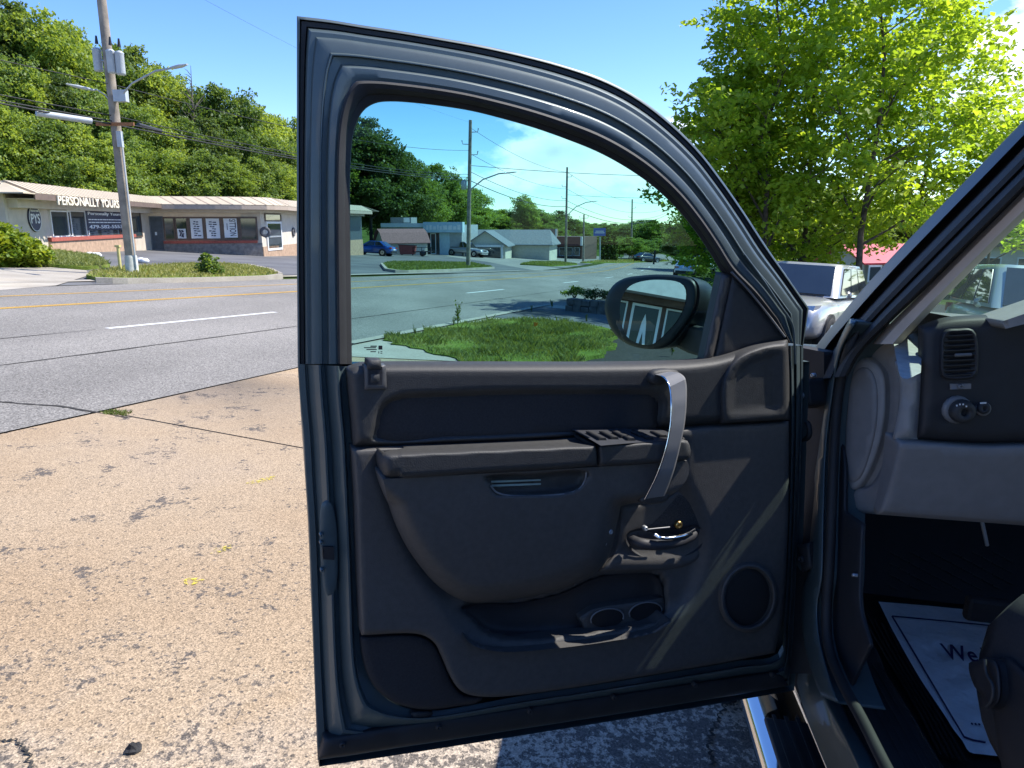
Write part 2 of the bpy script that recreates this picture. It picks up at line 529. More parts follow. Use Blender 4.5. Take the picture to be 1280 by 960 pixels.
# ------------------------------------------------------------------ ground materials
def make_ground_mats():
    n = NT('dry_grass_soil', .95, .1)
    a = n.noise(.35, 5); b = n.noise(9, 6, .7)
    c = n.ramp(a, (.35, (.055, .085, .02)), (.55, (.10, .14, .035)), (.7, (.17, .15, .07)))
    c = n.mix(.55, c, n.ramp(b, (.3, (.02, .035, .008)), (.7, (.16, .2, .06))), 'OVERLAY')
    n.done(c, b, .6, .05)
    n = NT('hill_undergrowth', 1, .05)
    a = n.noise(.5, 6, .7)
    n.done(n.ramp(a, (.3, (.03, .055, .012)), (.7, (.09, .14, .03))), a, .8, .4)
    n = NT('verge_grass', .95, .1)
    a = n.noise(1.1, 4); b = n.noise(30, 5, .75)
    c = n.ramp(a, (.3, (.10, .16, .025)), (.55, (.17, .23, .04)), (.72, (.30, .28, .10)))
    n.done(n.mix(.6, c, n.ramp(b, (.25, .1), (.75, .85)), 'OVERLAY'), b, .8, .04)
    # aged asphalt: pale binder with light and dark stone
    n = NT('aged_asphalt', .9, .25)
    big = n.noise(.22, 4); lane = n.noise(.6, 3, .5, sc3=(1, .25, 1)); fine = n.noise(55, 3, .8); v = n.voro(95)
    c = n.ramp(big, (.3, (.19, .178, .16)), (.7, (.245, .229, .205)))
    c = n.mix(.35, c, n.ramp(lane, (.35, .33), (.65, .66)), 'OVERLAY')
    st = n.ramp(v.outputs['Color'], (.15, .12), (.5, .5), (.9, .93))
    c = n.mix(.62, c, st, 'OVERLAY')
    c = n.mix(.5, c, n.ramp(fine, (.3, .2), (.7, .8)), 'OVERLAY')
    n.done(c, n.mix(.5, st, fine), .55, .006)
    n = NT('lot_asphalt', .9, .25)
    big = n.noise(.3, 5); v = n.noise(40, 4, .7)
    c = n.ramp(big, (.35, (.10, .10, .105)), (.65, (.155, .155, .155)))
    n.done(n.mix(.4, c, n.ramp(v, (.3, .25), (.7, .75)), 'OVERLAY'), v, .3, .005)
    n = NT('pale_lot', .9, .2)
    big = n.noise(.4, 5); v = n.noise(25, 4, .7)
    c = n.ramp(big, (.35, (.22, .21, .19)), (.65, (.30, .285, .255)))
    n.done(n.mix(.4, c, n.ramp(v, (.3, .25), (.7, .75)), 'OVERLAY'), v, .3, .005)
    # forecourt: tan exposed aggregate, dark worn patches, more of them toward the truck
    n = NT('aggregate_concrete', .88, .25)
    v = n.voro(190); v2 = n.voro(420); big = n.noise(.55, 4); fl = n.noise(42, 5, .72, sc3=(1.0, .85, 1)); fm = n.noise(2.2, 5, .62); fm2 = n.noise(9, 4, .6)
    c = n.ramp(big, (.3, (.300, .213, .130)), (.55, (.338, .255, .168)), (.75, (.32, .248, .177)))
    c = n.mix(.6, c, n.ramp(v.outputs['Color'], (.1, .15), (.5, .5), (.9, .9)), 'OVERLAY')
    c = n.mix(.25, c, n.ramp(v2.outputs['Color'], (.1, .2), (.9, .8)), 'OVERLAY')
    sx = n.sep()
    # wear: drives the worn flecks and the paler shaded ground, strongest beside the truck
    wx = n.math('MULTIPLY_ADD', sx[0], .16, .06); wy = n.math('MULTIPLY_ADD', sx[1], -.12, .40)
    wear_and_lift = n.math('ADD', n.math('MAXIMUM', wx, -.10), n.math('MAXIMUM', wy, -.16))
    wear_and_lift = n.math('MINIMUM', wear_and_lift, .30)
    pale = n.ramp(n.math('ADD', wear_and_lift, n.math('MULTIPLY', fm, .35)), (.22, 0), (.42, .55))
    c = n.mix(pale, c, n.mix(.4, (.50, .455, .395), n.ramp(v.outputs['Color'], (.1, .2), (.9, .85)), 'OVERLAY'))  # shaded ground beside the truck is lightened through the colour
    k = n.math('ADD', n.math('ADD', n.math('MULTIPLY', fl, .85), n.math('MULTIPLY', fm, .55)), n.math('MULTIPLY', wear_and_lift, .5))
    dark = n.ramp(k, (.775, 0), (.83, .9))
    k2 = n.math('ADD', n.math('MULTIPLY', n.math('ADD', fl, fm2), .55), n.math('MULTIPLY', fm, .5))
    dark2 = n.ramp(k2, (.885, 0), (.93, .9))
    pit = n.voro(48); ps = n.N.new('ShaderNodeSeparateColor'); n.L.new(pit.outputs['Color'], ps.inputs[0])
    dens = n.math('ADD', n.math('MULTIPLY', fm, .5), n.math('MULTIPLY', wear_and_lift, .9))
    pk = n.math('MULTIPLY', n.math('LESS_THAN', ps.outputs[0], n.math('ADD', dens, -.02)), n.math('LESS_THAN', pit.outputs['Distance'], n.math('MULTIPLY_ADD', ps.outputs[1], .3, .12)))
    dk = n.math('MAXIMUM', n.math('MAXIMUM', dark, dark2), n.math('MULTIPLY', pk, .8))
    c = n.mix(dk, c, n.mix(.6, (.085, .075, .068), n.ramp(v.outputs['Color'], (.1, .1), (.9, .9)), 'OVERLAY'))
    n.done(c, n.math('SUBTRACT', v.outputs['Distance'], n.math('MULTIPLY', dk, .4)), .35, .004)
    n = NT('plain_concrete', .9, .25)
    a = n.noise(.9, 5); b = n.noise(35, 4, .7)
    c = n.ramp(a, (.3, (.30, .265, .215)), (.7, (.41, .375, .315)))
    n.done(n.mix(.4, c, n.ramp(b, (.3, .25), (.7, .75)), 'OVERLAY'), b, .3, .005)
    n = NT('crack_tar', .95, .2)
    n.done(n.ramp(n.noise(20), (.3, (.025, .024, .022)), (.7, (.06, .056, .05))))
    for nm, col, thr in (('road_white', (.72, .72, .70), .38), ('road_yellow', (.52, .31, .06), .42), ('chalk_yellow', (.62, .50, .06), .55)):
        n = NT(nm, .8, .3)
        n.L.new(n.ramp(n.noise(14, 5, .7), (.3, tuple(x * .8 for x in col)), (.7, col)), n.b.inputs['Base Color'])
        tr = n.N.new('ShaderNodeBsdfTransparent'); mx_ = n.N.new('ShaderNodeMixShader')
        n.L.new(n.ramp(n.noise(48, 4, .7), (thr - .05, 0), (thr + .05, 1)), mx_.inputs[0])
        n.L.new(tr.outputs[0], mx_.inputs[1]); n.L.new(n.b.outputs[0], mx_.inputs[2]); n.L.new(mx_.outputs[0], n.N['Material Output'].inputs[0])
make_ground_mats()

# ------------------------------------------------------------------ setting: ground, road, lots
RV, LV = np.array([.317, .9484]), np.array([-.9484, .317])
def roff(s): return .0005 * np.maximum(s, 0) ** 2
def rd(s, l):
    p = s * RV + (l + roff(s)) * LV
    return (float(p[0]), float(p[1]))
def grid_axis():
    a = np.r_[np.arange(-40, 140.1, 5.0)]
    lo = -40 - np.cumsum(np.geomspace(6, 400, 22)); hi = 140 + np.cumsum(np.geomspace(6, 500, 24))
    return np.r_[lo[::-1], a, hi]
gy = grid_axis(); gx = np.r_[-100 - np.cumsum(np.geomspace(6, 400, 22))[::-1], np.arange(-100, 80.1, 5.0), 80 + np.cumsum(np.geomspace(6, 500, 22))]
XX, YY = np.meshgrid(gx, gy)
ZZ = gz(XX, YY) - .06
nxg, nyg = len(gx), len(gy)
idx = np.arange(nxg * nyg).reshape(nyg, nxg)
FQ = np.stack([idx[:-1, :-1], idx[:-1, 1:], idx[1:, 1:], idx[1:, :-1]], -1).reshape(-1, 4)
ground = mesh_np('ground', np.stack([XX, YY, ZZ], -1).reshape(-1, 3), FQ, [MATS['dry_grass_soil'], MATS['hill_undergrowth']])
cc = np.stack([XX, YY], -1).reshape(-1, 2)[FQ].mean(1)
hillm = (((cc[:, 0] < -36) & (cc[:, 1] > 8)) | (cc[:, 1] > 118)).astype(np.int32)
ground.data.polygons.foreach_set('material_index', hillm)
tag(ground, 'grassy ground falling away to the right', kind='structure')

def strip(name, s0, s1, l0, l1, m, dz, parent=None, ds=3.0, nl=2):
    ss = np.linspace(s0, s1, max(2, int((s1 - s0) / ds) + 1)); ls = np.linspace(l0, l1, nl)
    P = np.array([[rd(s, l) for l in ls] for s in ss])
    Z = gz(P[..., 0], P[..., 1]) + dz
    V = np.concatenate([P, Z[..., None]], -1).reshape(-1, 3)
    i = np.arange(len(ss) * nl).reshape(len(ss), nl)
    F = np.stack([i[:-1, 1:], i[:-1, :-1], i[1:, :-1], i[1:, 1:]], -1).reshape(-1, 4)
    return mesh_np(name, V, F, m, parent)
road = strip('road', -90, 330, 5.0, 15.35, MATS['aged_asphalt'], 0.0, nl=6)
tag(road, 'pale grey asphalt road running past the forecourt', kind='structure')
for s in (-28, -16, -4):
    strip('lane_dash', s + .2, s + 4.2, 8.82, 8.95, MATS['road_white'], .005, road, 1.0)
for s in (8.2, 22.7, 37.0, 51, 65, 79, 93):
    strip('lane_dash', s, s + 4.0, 8.84, 8.96, MATS['road_white'], .005, road, 1.0)
strip('yellow_line', -90, 120, 11.78, 11.97, MATS['road_yellow'], .005, road, 2.0)
strip('yellow_line', -90, 120, 13.62, 13.74, MATS['road_yellow'], .005, road, 2.0)
def crack(name, pts, w, m, dz, parent, jit=.25, n=40, seed=1):
    rg = random.Random(seed)
    P = resample(np.array(pts), n); V = []; F = []
    for i, p in enumerate(P):
        t = P[min(i + 1, n - 1)] - P[max(i - 1, 0)]; t = t / np.linalg.norm(t); q = np.array([-t[1], t[0]])
        p = p + q * rg.uniform(-1, 1) * w * jit * 2; ww = w * rg.uniform(.4, 1.2)
        for sg in (-1, 1):
            a = p + q * ww * sg; V.append((a[0], a[1], float(gz(a[0], a[1])) + dz))
    F = [(2 * i, 2 * i + 2, 2 * i + 3, 2 * i + 1) for i in range(n - 1)]
    return mesh_np(name, V, F, m, parent)
TAR = MATS['crack_tar']
crack('crack', gpoly([(-30, 500), (30, 505), (75, 508), (150, 521), (160, 523)]), .018, TAR, .004, road, seed=2)
crack('crack', [rd(-12, 7.35), rd(0, 7.3), rd(9, 7.28), rd(24, 7.3), rd(40, 7.2)], .022, TAR, .004, road, n=130, seed=3)
crack('crack', [rd(-40, 8.9), rd(-8, 8.88), rd(8, 8.9)], .014, TAR, .004, road, n=90, seed=4)

# near side: concrete forecourt in slabs, split by an open joint
fore = sheet('forecourt', [rd(-45, 5.0), rd(40, 5.0), rd(40, -9), rd(30, -30), rd(-45, -30)], MATS['crack_tar'], -.03, 5.0)
tag(fore, 'tan concrete forecourt the pickup is parked on', kind='structure')
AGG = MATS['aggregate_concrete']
J1, J2 = np.array(rd(4.42, 4.95)), np.array(gpoly([(375, 560)])[0])
jd = (J2 - J1) / np.linalg.norm(J2 - J1)
jn = np.array([-jd[1], jd[0]]); jn = jn if jn[1] > 0 else -jn
JE = J1 + jd * 7.0
def edge(s): return np.array(rd(s, 4.955))
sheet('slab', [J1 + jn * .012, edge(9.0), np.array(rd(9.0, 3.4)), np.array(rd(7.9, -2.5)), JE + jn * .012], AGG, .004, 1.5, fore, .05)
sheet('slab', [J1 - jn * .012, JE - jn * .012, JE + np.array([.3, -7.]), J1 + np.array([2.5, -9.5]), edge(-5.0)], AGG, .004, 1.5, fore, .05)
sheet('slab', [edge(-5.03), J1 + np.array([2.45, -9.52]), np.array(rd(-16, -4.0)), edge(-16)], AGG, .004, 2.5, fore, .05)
sheet('slab', [JE + jn * .012 + jd * .03, np.array(rd(7.9, -2.53)), np.array(rd(30, -6)), np.array(rd(18, -20)), JE + np.array([.33, -7.])], MATS['plain_concrete'], .0, 3.0, fore, .05)
# paint marks on the slab
def dab(name, c, w, h, ang, m, parent, seed):
    rg = random.Random(seed); P = []
    for k in range(14):
        q = 2 * math.pi * k / 14; rr = rg.uniform(.7, 1.1)
        x, y = w * math.cos(q) * rr, h * math.sin(q) * rr
        P.append((c[0] + x * math.cos(ang) - y * math.sin(ang), c[1] + x * math.sin(ang) + y * math.cos(ang)))
    return sheet(name, P, m, .008, 5, parent)
dab('paint_mark', gpoly([(327, 602)])[0], .12, .04, .95, MATS['chalk_yellow'], fore, 1)
dab('paint_mark', gpoly([(242, 728)])[0], .045, .04, .6, MATS['chalk_yellow'], fore, 2)
dab('paint_mark', gpoly([(277, 688)])[0], .07, .03, 1.1, MATS['chalk_yellow'], fore, 3)
crack('crack', gpoly([(890, 960), (886, 930), (897, 900), (905, 885), (930, 875)]), .006, TAR, .009, fore, .9, 50, 6)
crack('crack', gpoly([(-10, 925), (25, 930), (38, 950), (36, 975)]), .005, TAR, .009, fore, .9, 40, 7)

# verge island of grass beyond the door, kerb, side drive
isl = gpoly([(474, 427), (500, 421), (560, 409), (600, 403), (640, 400), (668, 400.5), (705, 403.5), (745, 409), (764, 414), (769, 424), (763, 434), (735, 453), (690, 478), (640, 476), (575, 453), (530, 441), (500, 433)])
_i = np.array(isl + isl[:1]); _i = resample(_i, 90)[:-1]; _c = _i.mean(0); _r = np.random.default_rng(2)
isl = [tuple(p + (p - _c) / np.linalg.norm(p - _c) * (_r.uniform(-.12, .10) + .07 * math.sin(k * .9))) for k, p in enumerate(_i)]
verge = sheet('verge_soil', isl, MATS['verge_grass'], .03, .7, None, .06)
tag(verge, 'grassed island between forecourt and road', kind='structure')
kerb = strip('kerb', 9.2, 20.6, 5.42, 5.6, MATS['plain_concrete'], .035, None, 1.0)
tag(kerb, 'worn concrete kerb along the near road edge', kind='structure')
apron = sheet('apron', [rd(8.2, 4.98), rd(9.2, 5.45), rd(20.6, 5.45), rd(20.6, 4.4), rd(9, 3.3)], MATS['plain_concrete'], .012, 1.5)
tag(apron, 'concrete apron behind the kerb', kind='structure')
sdrive = sheet('side_drive', [rd(15.2, 5.5), rd(19.4, 5.5), rd(20.5, -6), rd(14.5, -6)], MATS['lot_asphalt'], .018, 2)
tag(sdrive, 'dark asphalt drive between the two planted islands', kind='structure')

# far side lots, drives and grass
lot = sheet('shop_lot', [rd(-20, 15.6), rd(16, 15.6), rd(22, 17.5), rd(40, 15.6), rd(58, 15.6), rd(75, 25), rd(88, 36), rd(60, 46), rd(20, 48), rd(-20, 50)], MATS['lot_asphalt'], -.015, 4)
tag(lot, 'dark asphalt lot in front of the curved shop', kind='structure')
lot2 = sheet('shop_lot_pale', [rd(58, 15.6), rd(150, 15.6), rd(150, 60), rd(100, 55), rd(88, 36), rd(75, 25)], MATS['pale_lot'], -.012, 4)
tag(lot2, 'pale concrete lots along the far side of the road', kind='structure')
cdrive = sheet('concrete_drive', gpoly([(-60, 336), (0, 335), (60, 334), (108, 338), (112, 344), (70, 357), (0, 363), (-60, 366)]), MATS['plain_concrete'], .004, 2)
tag(cdrive, 'cracked concrete driveway opposite', kind='structure')
walk = sheet('far_gutter', [rd(-60, 15.33), rd(60, 15.33), rd(60, 15.75), rd(-60, 15.75)], MATS['plain_concrete'], .008, 4)
tag(walk, 'concrete gutter along the far road edge', kind='structure')
def grass_patch(name, px, label, h=.12):
    o = sheet(name, gpoly(px), MATS['verge_grass'], .10 if h else .02, 2.0, None, .14)
    tag(o, label, kind='structure'); return o
ISL_A = [(122, 351.5), (150, 352.5), (220, 351.5), (290, 349.5), (335, 347.5), (350, 345.5), (338, 340), (310, 334), (270, 331.5), (225, 332.5), (180, 335.5), (150, 337.5), (118, 343), (108, 348)]
ISL_B = [(-40, 333), (0, 333), (60, 333.5), (104, 337.5), (138, 334), (122, 323), (70, 316), (0, 314), (-40, 314)]
ISL_C = [(478, 331), (484, 338), (500, 340.5), (560, 338.5), (616, 335), (590, 329.5), (530, 328.5), (490, 329)]
ISL_D = [(650, 331), (690, 333), (722, 331), (700, 328), (665, 328)]
ISL_E = [(725, 329), (790, 328.5), (838, 326.5), (815, 324), (760, 325)]
for nm, q, lb in (('island_soil', ISL_A, 'kerbed grass island under the near utility pole'), ('island_soil', ISL_B, 'grass bank below the shop beside the round bush'),
                  ('island_soil', ISL_C, 'grass strip before the blue-fronted shop'), ('island_soil', ISL_D, 'grass strip before the grey-roofed house'), ('island_soil', ISL_E, 'far grass strip along the road')):
    grass_patch(nm, q, lb)
def kerb_line(px, w=.16, h=.13):
    P = np.array(gpoly(px)); P = resample(P, 24); mb = MB(); rings = []
    for i, p in enumerate(P):
        t = P[min(i + 1, 23)] - P[max(i - 1, 0)]; t /= np.linalg.norm(t); q = np.array([-t[1], t[0]]) * w / 2
        z = float(gz(*p)); rings.append([(p[0]-q[0], p[1]-q[1], z-.1), (p[0]+q[0], p[1]+q[1], z-.1), (p[0]+q[0], p[1]+q[1], z+h), (p[0]-q[0], p[1]-q[1], z+h)])
    mb.loft(rings, smooth=False)
    return tag(mb.build('kerb', MATS['plain_concrete']), 'tan concrete kerb round a grass island', kind='structure')
kerb_line([(120, 353), (150, 353.8), (220, 353), (290, 351), (335, 349), (351, 346.5)])
kerb_line([(351, 346), (339, 339.5), (310, 333.5), (270, 331)])
kerb_line([(477, 331), (483, 338.6), (500, 341.2), (560, 339.2), (617, 335.6)])

def blades(name, poly, n, h, w, m, label, dz=.03, seed=1, parent=None, clump=0.0, pts=None):
    """grass as one mass of bent blades"""
    rg = np.random.default_rng(seed); poly = np.array(poly); lo, hi = poly.min(0), poly.max(0)
    Q = rg.uniform(lo, hi, (n * 3, 2)); Q = Q[inside(poly, Q)][:n] if pts is None else pts; n = len(Q)
    a = rg.uniform(0, 2 * np.pi, n); hh = h * rg.uniform(.45, 1.25, n) * (1 + clump * np.sin(Q[:, 0] * 3.1 + 1.3) * np.cos(Q[:, 1] * 2.3)); ln = hh * rg.uniform(.2, .9, n); b = rg.uniform(0, 2 * np.pi, n)
    z = gz(Q[:, 0], Q[:, 1]) + dz - .01
    wx, wy = np.cos(a) * w, np.sin(a) * w
    B = np.c_[Q, z]
    V = np.stack([B - np.c_[wx, wy, 0 * wx], B + np.c_[wx, wy, 0 * wx],
                  B + np.c_[wx * .8 + np.cos(b) * ln * .35, wy * .8 + np.sin(b) * ln * .35, hh * .6],
                  B + np.c_[np.cos(b) * ln, np.sin(b) * ln, hh]], 1).reshape(-1, 3)
    k = np.arange(n)[:, None] * 4
    F = np.r_[k + np.array([[0, 1, 2]]), k + np.array([[0, 2, 3]])]
    t = np.tile(np.clip(rg.normal(.5, .22, n), 0, 1), 2)
    o = mesh_np(name, V, F, m, parent, attr=t)
    return tag(o, label, kind='stuff') if parent is None else o
GRASS = leafmat('grass_blade', (.095, .135, .028), (.30, .32, .11), .35)
DRYG = leafmat('dry_grass_blade', (.14, .17, .035), (.40, .36, .13), .3)
blades('grass', isl, 24000, .06, .0055, GRASS, 'lush green grass on the near island', .03, 3, clump=.75)
_r = np.random.default_rng(12)
_cc = _c + _r.normal(0, 1, (60, 2)) * [.9, 1.6]
_pp = np.repeat(_cc, 120, 0) + _r.normal(0, .10, (7200, 2)); _pp = _pp[inside(np.array(isl), _pp)]
blades('grass_tufts', isl, 0, .12, .006, GRASS, 'taller tufts standing out of the near island grass', .03, 101, pts=_pp[::2])
blades('dry_tufts', isl, 0, .09, .005, DRYG, 'dry straw tufts in the near island grass', .03, 102, pts=_pp[1::2] + .06)
blades('grass', gpoly(ISL_A), 9000, .10, .012, DRYG, 'patchy grass on the island round the utility pole', .10, 4)
blades('grass', gpoly(ISL_B), 12000, .13, .014, GRASS, 'green grass on the bank below the shop', .10, 5)
blades('grass', gpoly(ISL_C), 9000, .13, .02, GRASS, 'mown grass strip before the blue-fronted shop', .10, 6)
blades('grass', gpoly(ISL_D), 4000, .16, .03, GRASS, 'grass strip before the grey-roofed house', .10, 7)
blades('grass', gpoly(ISL_E), 4000, .2, .04, DRYG, 'pale grass strip at the road bend', .10, 8)
blades('grass_tuft', gpoly([(125, 516), (140, 514), (165, 516), (158, 520), (135, 519)]), 420, .035, .004, GRASS, 'small tuft of grass in the slab joint', .0, 9)

# ------------------------------------------------------------------ trees
BARK = mat('bark', (.075, .06, .048), .95, var=.5, vscale=9, bump=.7, bscale=25)
BARKP = mat('pale_bark', (.13, .11, .09), .95, var=.4, vscale=9, bump=.5, bscale=25)
def leaf_mesh(cent, rg, per, spread, flat, size, tint, droop=.25):
    """leaves in flat sprays round the given centres -> V, F, attr"""
    n = len(cent) * per
    c = np.repeat(cent, per, 0); tn = np.repeat(tint, per)
    q = rg.uniform(0, 2 * np.pi, n); r = np.sqrt(rg.uniform(0, 1, n)) * np.repeat(spread, per)
    tilt = np.repeat(rg.uniform(-.45, .45, (len(cent), 2)), per, 0)
    dx, dy = np.cos(q) * r, np.sin(q) * r
    p = c + np.c_[dx, dy, dx * tilt[:, 0] + dy * tilt[:, 1] - droop * r * r / np.maximum(np.repeat(spread, per), .01) + rg.normal(0, 1, n) * flat]
    s = size * rg.uniform(.6, 1.3, n)
    yaw = rg.uniform(0, 2 * np.pi, n); pit = rg.normal(-.35, .5, n); rol = rg.normal(0, .5, n)
    ax = np.c_[np.cos(yaw) * np.cos(pit), np.sin(yaw) * np.cos(pit), np.sin(pit)]
    sd = np.c_[-np.sin(yaw) * np.cos(rol), np.cos(yaw) * np.cos(rol), np.sin(rol)]
    up = np.cross(ax, sd)
    L, W = s[:, None], s[:, None] * .52
    # five-point leaf folded along its midrib
    V = np.stack([p - ax * L * .5, p - sd * W + up * W * .25 - ax * L * .02, p + ax * L * .55, p + sd * W + up * W * .25 - ax * L * .02], 1).reshape(-1, 3)
    k = np.arange(n)[:, None] * 4
    F = np.r_[k + np.array([[0, 1, 2]]), k + np.array([[0, 2, 3]])]
    t = np.clip(tn + rg.normal(0, .12, n), 0, 1)
    return V, F, np.tile(t, 2)
def tree(name, loc, label, height, rx, trunk_r, leafm, barkm, seed, clear=.22, ncl=900, per=26, spray=.55, lsize=.14, group=None, shape=1.0, lean=0.0, limbs=9, taper=.8):
    """trunk with limbs and a crown of leaf sprays; local height along z, base at loc"""
    rg = np.random.default_rng(seed); rr = random.Random(seed)
    t = thing(name, loc, label, 'tree', group)
    mb = MB(); H = height
    wob = [(rr.uniform(-1, 1) * .02 * H * k, rr.uniform(-1, 1) * .02 * H * k) for k in np.linspace(0, 1, 8)]
    path = [(w[0] + lean * H * k, w[1], -.3 + (H * .93 + .3) * k) for w, k in zip(wob, np.linspace(0, 1, 8))]
    rads = [trunk_r * (1.25 if i == 0 else (1 - .88 * i / 7)) for i in range(8)]
    mb.tube(path, rads, 9)
    tips = []
    for i in range(limbs):
        k = clear * .9 + (1 - clear) * (i + .5) / limbs * .85
        j = k * 7; a = int(j); fz = j - a
        p0 = Vector(path[a]).lerp(Vector(path[min(a + 1, 7)]), fz)
        q = i * 2.4 + rr.uniform(-.5, .5); out = rx * (1 - .55 * max(0, (k - .45) / .55)) * rr.uniform(.6, .9)
        rise = H * (.10 + .10 * rr.random()) * (1.25 - k)
        p1 = p0 + Vector((math.cos(q) * out * .5, math.sin(q) * out * .5, rise * .65)); p2 = p0 + Vector((math.cos(q + .2) * out, math.sin(q + .2) * out, rise * 1.15))
        r0 = trunk_r * (1 - .8 * k) * .55
        mb.tube([p0, p1, p2], [r0, r0 * .55, r0 * .16], 6)
        for s_ in range(4):
            f0 = rr.uniform(.3, .95); b0 = p1.lerp(p2, f0) if f0 > .5 else p0.lerp(p1, f0 * 2)
            dirv = Vector((math.cos(q + rr.uniform(-1.2, 1.2)), math.sin(q + rr.uniform(-1.2, 1.2)), rr.uniform(.1, .6))) * out * rr.uniform(.25, .5)
            mb.tube([b0, b0 + dirv * .5 + Vector((0, 0, .05)), b0 + dirv], [r0 * .35, r0 * .2, r0 * .06], 5)
            tips.append(b0 + dirv)
        tips.append(p2)
    mb.build('trunk', barkm, t, local=True)
    # crown: sprays spread through an uneven egg, bunched round limb tips
    tips = np.array([tuple(p) for p in tips])
    cz0, cz1 = clear * H, H
    pts = []
    while len(pts) < ncl:
        if rg.random() < .68:
            b = tips[rg.integers(len(tips))] + rg.normal(0, 1, 3) * np.array([.17, .17, .12]) * rx
        else:
            kz = rg.random(); q = rg.uniform(0, 2 * np.pi)
            prof = max(.06, math.sin(math.pi * min(1, (kz * .93 + .07)) ** shape)) ** taper
            rho = (rg.random() ** .42) * rx * prof * (1 + .22 * math.sin(3 * q + seed) + .14 * math.sin(7 * q + kz * 9 + seed * 2))
            b = np.array([math.cos(q) * rho + lean * H * kz, math.sin(q) * rho, cz0 + (cz1 - cz0) * kz])
        # holes in the crown
        if math.sin(b[0] * 5.1 / rx + seed) * math.sin(b[1] * 4.7 / rx + seed * 1.7) * math.sin(b[2] * 9.0 / H + seed * .6) > .30: continue
        if b[2] < cz0 * .8: continue
        pts.append(b)
    pts = np.array(pts)
    tint = np.clip(.5 + .22 * np.sin(pts[:, 0] * 2.2 / rx * 3 + seed) * np.cos(pts[:, 2] * 1.3) + rg.normal(0, .14, len(pts)), 0, 1)
    V, F, at_ = leaf_mesh(pts, rg, per, spray * rg.uniform(.5, 1.25, len(pts)), spray * .13, lsize, tint)
    b = BASE[t.name]; BASE[t.name] = None
    mesh_np('crown', V, F, leafm, t, attr=at_)
    BASE[t.name] = b
    return t

# ------------------------------------------------------------------ hillside wood and other trees
LF_A = leafmat('leaf_mid', (.085, .15, .04), (.25, .355, .09), .48)
LF_B = leafmat('leaf_light', (.12, .20, .04), (.34, .44, .10), .50)
LF_C = leafmat('leaf_dark', (.055, .10, .035), (.185, .26, .07), .42)
LF_M = leafmat('leaf_maple', (.13, .25, .025), (.40, .54, .065), .62)
HILL = 'trees of the hillside wood'
HLAB = 'leafy green tree in the dense wood behind the curved shop'
PROTO = []
for k, (lm, sd, rx, cl, sh) in enumerate(((LF_B, 21, 4.0, .28, 1.0), (LF_A, 22, 4.3, .26, .9), (LF_B, 23, 3.4, .32, 1.1), (LF_A, 24, 4.5, .24, .85), (LF_C, 25, 4.0, .28, 1.0))):
    t = tree('hillside_tree', (0, 0, 0), HLAB, 12.0, rx, .2, lm, BARKP if k % 2 else BARK, sd, cl, 640, 44, .95, .235, HILL, sh, limbs=12)
    PROTO.append([t, False])
def put_tree(k, u, vtop, Y, label=HLAB, group=HILL, name='hillside_tree', wide=1.0, sink=.2, maxh=20, minh=6):
    top = at(u, vtop, Y)
    z0 = float(gz(top.x, top.y)) - sink
    h = min(maxh, max(minh, top.z - z0)); z0 = top.z - h if top.z - z0 > maxh else z0
    p = PROTO[k]
    if p[1]: o = copy_tree(p[0])
    else: o = p[0]; p[1] = True
    o.name = name
    o.location = (top.x, top.y, z0)
    s = h / 12.0
    w = (.35 * 1 + .65 * s) * wide * (.80 if name == 'hillside_tree' else 1.0)
    o.scale = (w, w, s); o.rotation_euler = (0, 0, (u * 7.3 + Y) % 6.28)
    tag(o, label, 'tree', group)
    return o
back = [(-25, -6, 78), (14, 5, 80), (48, 10, 79), (82, 30, 83), (104, 56, 86), (138, 58, 86), (168, 62, 88), (194, 82, 88), (218, 96, 92), (246, 112, 92), (270, 108, 88), (300, 124, 94), (322, 132, 94), (345, 146, 97), (372, 150, 99), (402, 150, 101)]
mid = [(-12, 66, 68), (36, 82, 70), (76, 98, 71), (112, 112, 72), (150, 120, 74), (186, 134, 76), (226, 148, 78), (258, 150, 79), (296, 162, 82), (334, 172, 85), (372, 182, 88)]
low = [(-16, 122, 58), (22, 138, 59), (58, 146, 60), (96, 156, 62), (134, 168, 64), (176, 176, 68), (214, 186, 70), (250, 188, 71), (286, 196, 74), (318, 198, 77), (350, 204, 80), (388, 208, 84)]
for i, (u, v, Y) in enumerate(back): put_tree((i * 3 + 1) % 5, u, v, Y, wide=1.05)
for i, (u, v, Y) in enumerate(mid): put_tree((i * 2) % 5 if i % 3 else 1, u, v, Y, maxh=15)
for i, (u, v, Y) in enumerate(low): put_tree((0, 2, 3, 0, 1)[i % 5], u, v, Y, maxh=12)
WT = 'trees beyond the far lots'
for i, (u, v, Y, k, w) in enumerate([(436, 150, 108, 4, 1.1), (458, 150, 104, 4, 1.1), (480, 180, 108, 4, 1.0), (505, 192, 112, 4, 1.0), (545, 206, 124, 1, 1.0), (528, 225, 116, 1, .9), (566, 226, 128, 3, 1), (590, 236, 140, 1, 1.1), (470, 235, 112, 3, .8), (520, 250, 116, 1, .8)]):
    put_tree(k, u, v, Y, ('tall dark tree behind the blue-fronted shop', 'mid green tree rising behind the blue-fronted shop')[k != 4], WT, 'lot_tree', w, maxh=24)
for i, (u, v, Y, k, w) in enumerate([(655, 243, 150, 2, .8), (628, 262, 150, 0, 1.1), (675, 262, 155, 3, 1.2), (700, 264, 165, 4, 1.2), (610, 262, 158, 1, 1.1), (642, 270, 148, 3, 1.0), (690, 278, 150, 1, 1.2), (720, 276, 170, 1, 1.2)]):
    put_tree(k, u, v, Y, 'tree in the group behind the grey-roofed house', 'trees behind the grey-roofed house', 'house_tree', w, maxh=18)
rr = random.Random(5)
